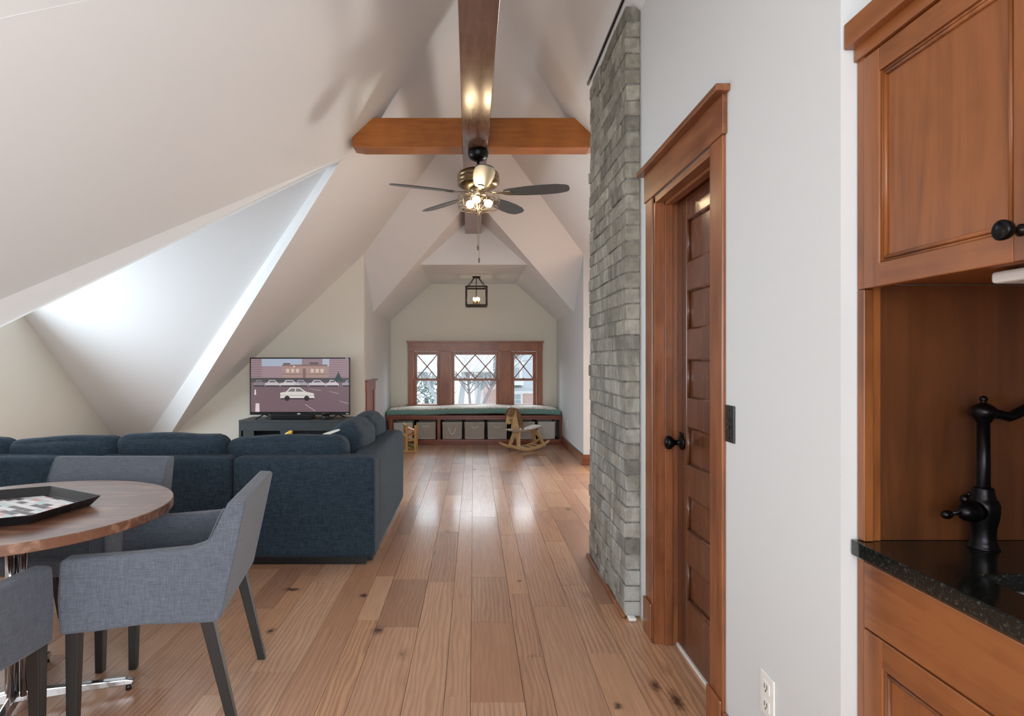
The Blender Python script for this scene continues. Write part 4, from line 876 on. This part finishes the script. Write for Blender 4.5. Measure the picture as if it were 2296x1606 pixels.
c_px(517, 783, 979, 3.98, 1, .02); c_px(273, 516, 974, 3.98, 2, .0); c_px(36, 276, 980, 3.98, 3, .035); c_px(-190, 36, 982, 3.98, 4, .0)
def sc(y0_, y1_, zt2, seed):
    def fn(p):
        t_ = max(0, (p.z-.42)/(zt2-.42)); return (p.x+.06*t_, p.y, p.z)
    M().soft(xr_-.44, xr_-.215, y0_, y1_, .43, zt2, .09, (.05, 0, .02), 16, .012, seed, fn).build('back_cushion', SOFAF, so)
sc(4.12, 4.72, .835, 7); sc(4.70, 5.27, .835, 8)
M().box(-3.25, xr_-.06, yb0+.03, yb0+.12, .0, .05).box(xr_-.12, xr_-.03, yb0+.1, 5.25, 0, .05).build('plinth', BLACKP, so)
o = M().tube([P(640, 974.5, 4.02), P(652, 970.5, 4.02), (P(655, 971, 4.02))], [.008, .018, .014], 10).build('yellow_toy', mat('yellow_plastic', lin((240, 190, 70)), .4)); tag(o, 'small yellow tapered toy lying on top of the middle sofa cushion', 'toy')
o = M().prism([P(722, 974, 4.02), P(757, 963.5, 4.02), P(759, 967, 4.02), P(735, 976, 4.02)], (0, .05, 0)).build('folded_paper', PLASTIC, bev=.002); tag(o, 'folded white paper on top of the right rear sofa cushion', 'paper')
o = M().soft(-3.62, -3.34, 4.0, 4.12, .45, .80, .05, (0, .04, 0), 10).build('throw_pillow', YELLOW); tag(o, 'yellow throw pillow peeking over the left end of the sofa', 'pillow')
# ---------------------------------------------------------------- dining table
TX, TY, TR, TZ = -1.695, 2.215, .522, .74
dt = thing('dining_table', 'round walnut-topped table on a chrome pedestal', 'table', (TX, TY, 0))
M().lathe([(TR-.002, TZ-.034), (TR, TZ-.032), (TR, TZ-.003), (TR-.003, TZ)], (TX, TY, 0), 96).build('tabletop', TABLEW, dt)
dt.children[0].data.polygons.foreach_set('use_smooth', [False]*len(dt.children[0].data.polygons))
q = M()
for a_, b_ in ((-.028, 0), (.028, 0), (0, .028), (0, -.028)): q.tube([(TX+a_, TY+b_, .05), (TX+a_, TY+b_, TZ-.04)], .012, 10)
q.box(TX-.012, TX+.012, TY-.012, TY+.012, .03, TZ-.04).build('pedestal', CHROME, dt)
M().lathe([(.16, TZ-.042), (.16, TZ-.035), (.05, TZ-.034)], (TX, TY, 0), 24).build('mounting_plate', CHROME, dt)
for i in range(4):
    a_ = R(21+90*i); d = Vector((math.cos(a_), math.sin(a_), 0)); s_ = Vector((-d.y, d.x, 0))*.014; c_ = Vector((TX, TY, 0))
    ft = M().prism([c_-s_+Vector((0, 0, .028)), c_-s_+Vector((0, 0, .068)), c_-s_+d*.36+Vector((0, 0, .045)), c_-s_+d*.385+Vector((0, 0, .037)), c_-s_+d*.38+Vector((0, 0, .022))], s_*2).build('foot', CHROME, dt, bev=.004)
    M().lathe([(.011, 0), (.011, .02)], c_+d*.365, 12).build('glide', BLACKP, ft)
# tray
tr = thing('serving_tray', 'black octagonal tray with pink and white blocks on the table', 'tray', (-1.70, 2.17, TZ))
oc = [(-1.73, 2.45), (-1.42, 2.28), (-1.47, 1.99), (-1.55, 1.95), (-1.67, 1.89), (-1.98, 2.06), (-1.93, 2.35), (-1.85, 2.39)]
cc_ = Vector((-1.70, 2.17, 0))
def rg(f, z): return [(cc_.x+(x-cc_.x)*f, cc_.y+(y-cc_.y)*f, TZ+z) for x, y in oc]
vs = rg(.88, .001)+rg(1, .036)+rg(.985, .037)+rg(.87, .006); fs = [tuple(range(7, -1, -1)), tuple(range(24, 32))]
for l_ in range(3):
    for i in range(8): j = (i+1) % 8; fs.append((l_*8+i, l_*8+j, (l_+1)*8+j, (l_+1)*8+i))
M().add(vs, fs).build('tray_body', mat('black_lacquer', lin((22, 24, 28)), .25), tr, bev=.002)
CR = mat('tray_print', g(.5), .4); n = N(CR); t_ = n.node('ShaderNodeTexBrick'); n.l.new(n.coord(scale=(1, 1, 1)), t_.inputs['Vector']); t_.inputs['Vector'].links[0].from_node.inputs['Rotation'].default_value = (0, 0, R(28))
t_.inputs['Scale'].default_value = 10; t_.inputs['Mortar Size'].default_value = .012; t_.inputs['Color1'].default_value = g(0); t_.inputs['Color2'].default_value = g(1); t_.inputs['Mortar'].default_value = g(.5)
n.l.new(n.ramp(t_.outputs[0], [(.0, lin((60, 62, 64))), (.22, lin((226, 232, 234))), (.5, lin((214, 160, 160))), (.62, lin((236, 238, 236))), (.85, lin((190, 214, 214)))]), n.b.inputs['Base Color']); n.node('ShaderNodeValue')
for e_ in [x for x in n.n if x.type == 'VALTORGB']: e_.color_ramp.interpolation = 'CONSTANT'
ip = [(cc_.x+(x-cc_.x)*.80, cc_.y+(y-cc_.y)*.80, TZ+.0065) for x, y in oc]; M().prism(ip, (0, 0, .001)).build('printed_inlay', CR, tr)
# ---------------------------------------------------------------- dining chairs
def make_chair():
    t = thing('dining_chair', '', 'chair', (0, 0, 0), 'grey upholstered dining armchairs'); W2 = .285
    yy = lambda u_: .27-u_
    M().prism([(-W2, yy(u_), z_) for u_, z_ in ((.42, .405), (.43, .60), (.46, .66), (.526, .80), (.535, .808), (.578, .805), (.585, .795), (.545, .60), (.505, .41), (.49, .395), (.43, .395))], (2*W2, 0, 0)).build('backrest', CHAIRF, t, bev=.014, seg=3)
    for s_ in (-1, 1):
        xo = s_*W2*.998; xi = s_*(W2-.058)
        M().prism([(min(xo, xi), yy(u_), z_) for u_, z_ in ((.0, .385), (-.008, .50), (0, .628), (.02, .636), (.20, .640), (.40, .650), (.452, .665), (.475, .70), (.478, .41), (.46, .392), (.25, .40), (.10, .388))], (abs(xo-xi), 0, 0)).build('arm', CHAIRF, t, bev=.013, seg=3)
        M().tube([(s_*(W2-.004), yy(u_), z_) for u_, z_ in ((.01, .622), (.20, .628), (.40, .638), (.455, .655), (.50, .76), (.515, .785))], .0022, 5).build('seam', CHAIRF, t)
    M().soft(-W2+.058, W2-.058, yy(.45), yy(-.002), .395, .48, .03, (0, 0, .012), 10).build('seat', CHAIRF, t)
    def leg(x, u0, u1, w0=.042, w1=.03):
        a = [(x+dx*w0/2, yy(u0)+dy*w0/2, .40) for dx, dy in ((-1, -1), (1, -1), (1, 1), (-1, 1))]; b = [(x+dx*w1/2, yy(u1)+dy*w1/2, .0) for dx, dy in ((-1, -1), (1, -1), (1, 1), (-1, 1))]
        M().add(b+a, [(0,3,2,1),(4,5,6,7),(0,1,5,4),(1,2,6,5),(2,3,7,6),(3,0,4,7)]).build('leg', LEGM, t, bev=.003)
    for s_ in (-1, 1): leg(s_*(W2-.03), .035, .03); leg(s_*(W2-.03), .455, .545)
    return t
c1 = make_chair(); c2 = copy_tree(c1); c3 = copy_tree(c1)
c1['label'] = 'grey linen armchair at the right of the round table, turned sideways'; c1.location = (-1.145, 2.29, 0); c1.rotation_euler = (0, 0, R(99.5))
c2['label'] = 'grey linen armchair behind the table, its back against the sofa'; c2.location = (-1.80, 2.715, 0); c2.rotation_euler = (0, 0, R(180))
c3['label'] = 'grey linen armchair nearest the camera, cut by the left edge'; c3.location = (-1.64, 1.66, 0); c3.rotation_euler = (0, 0, R(0))
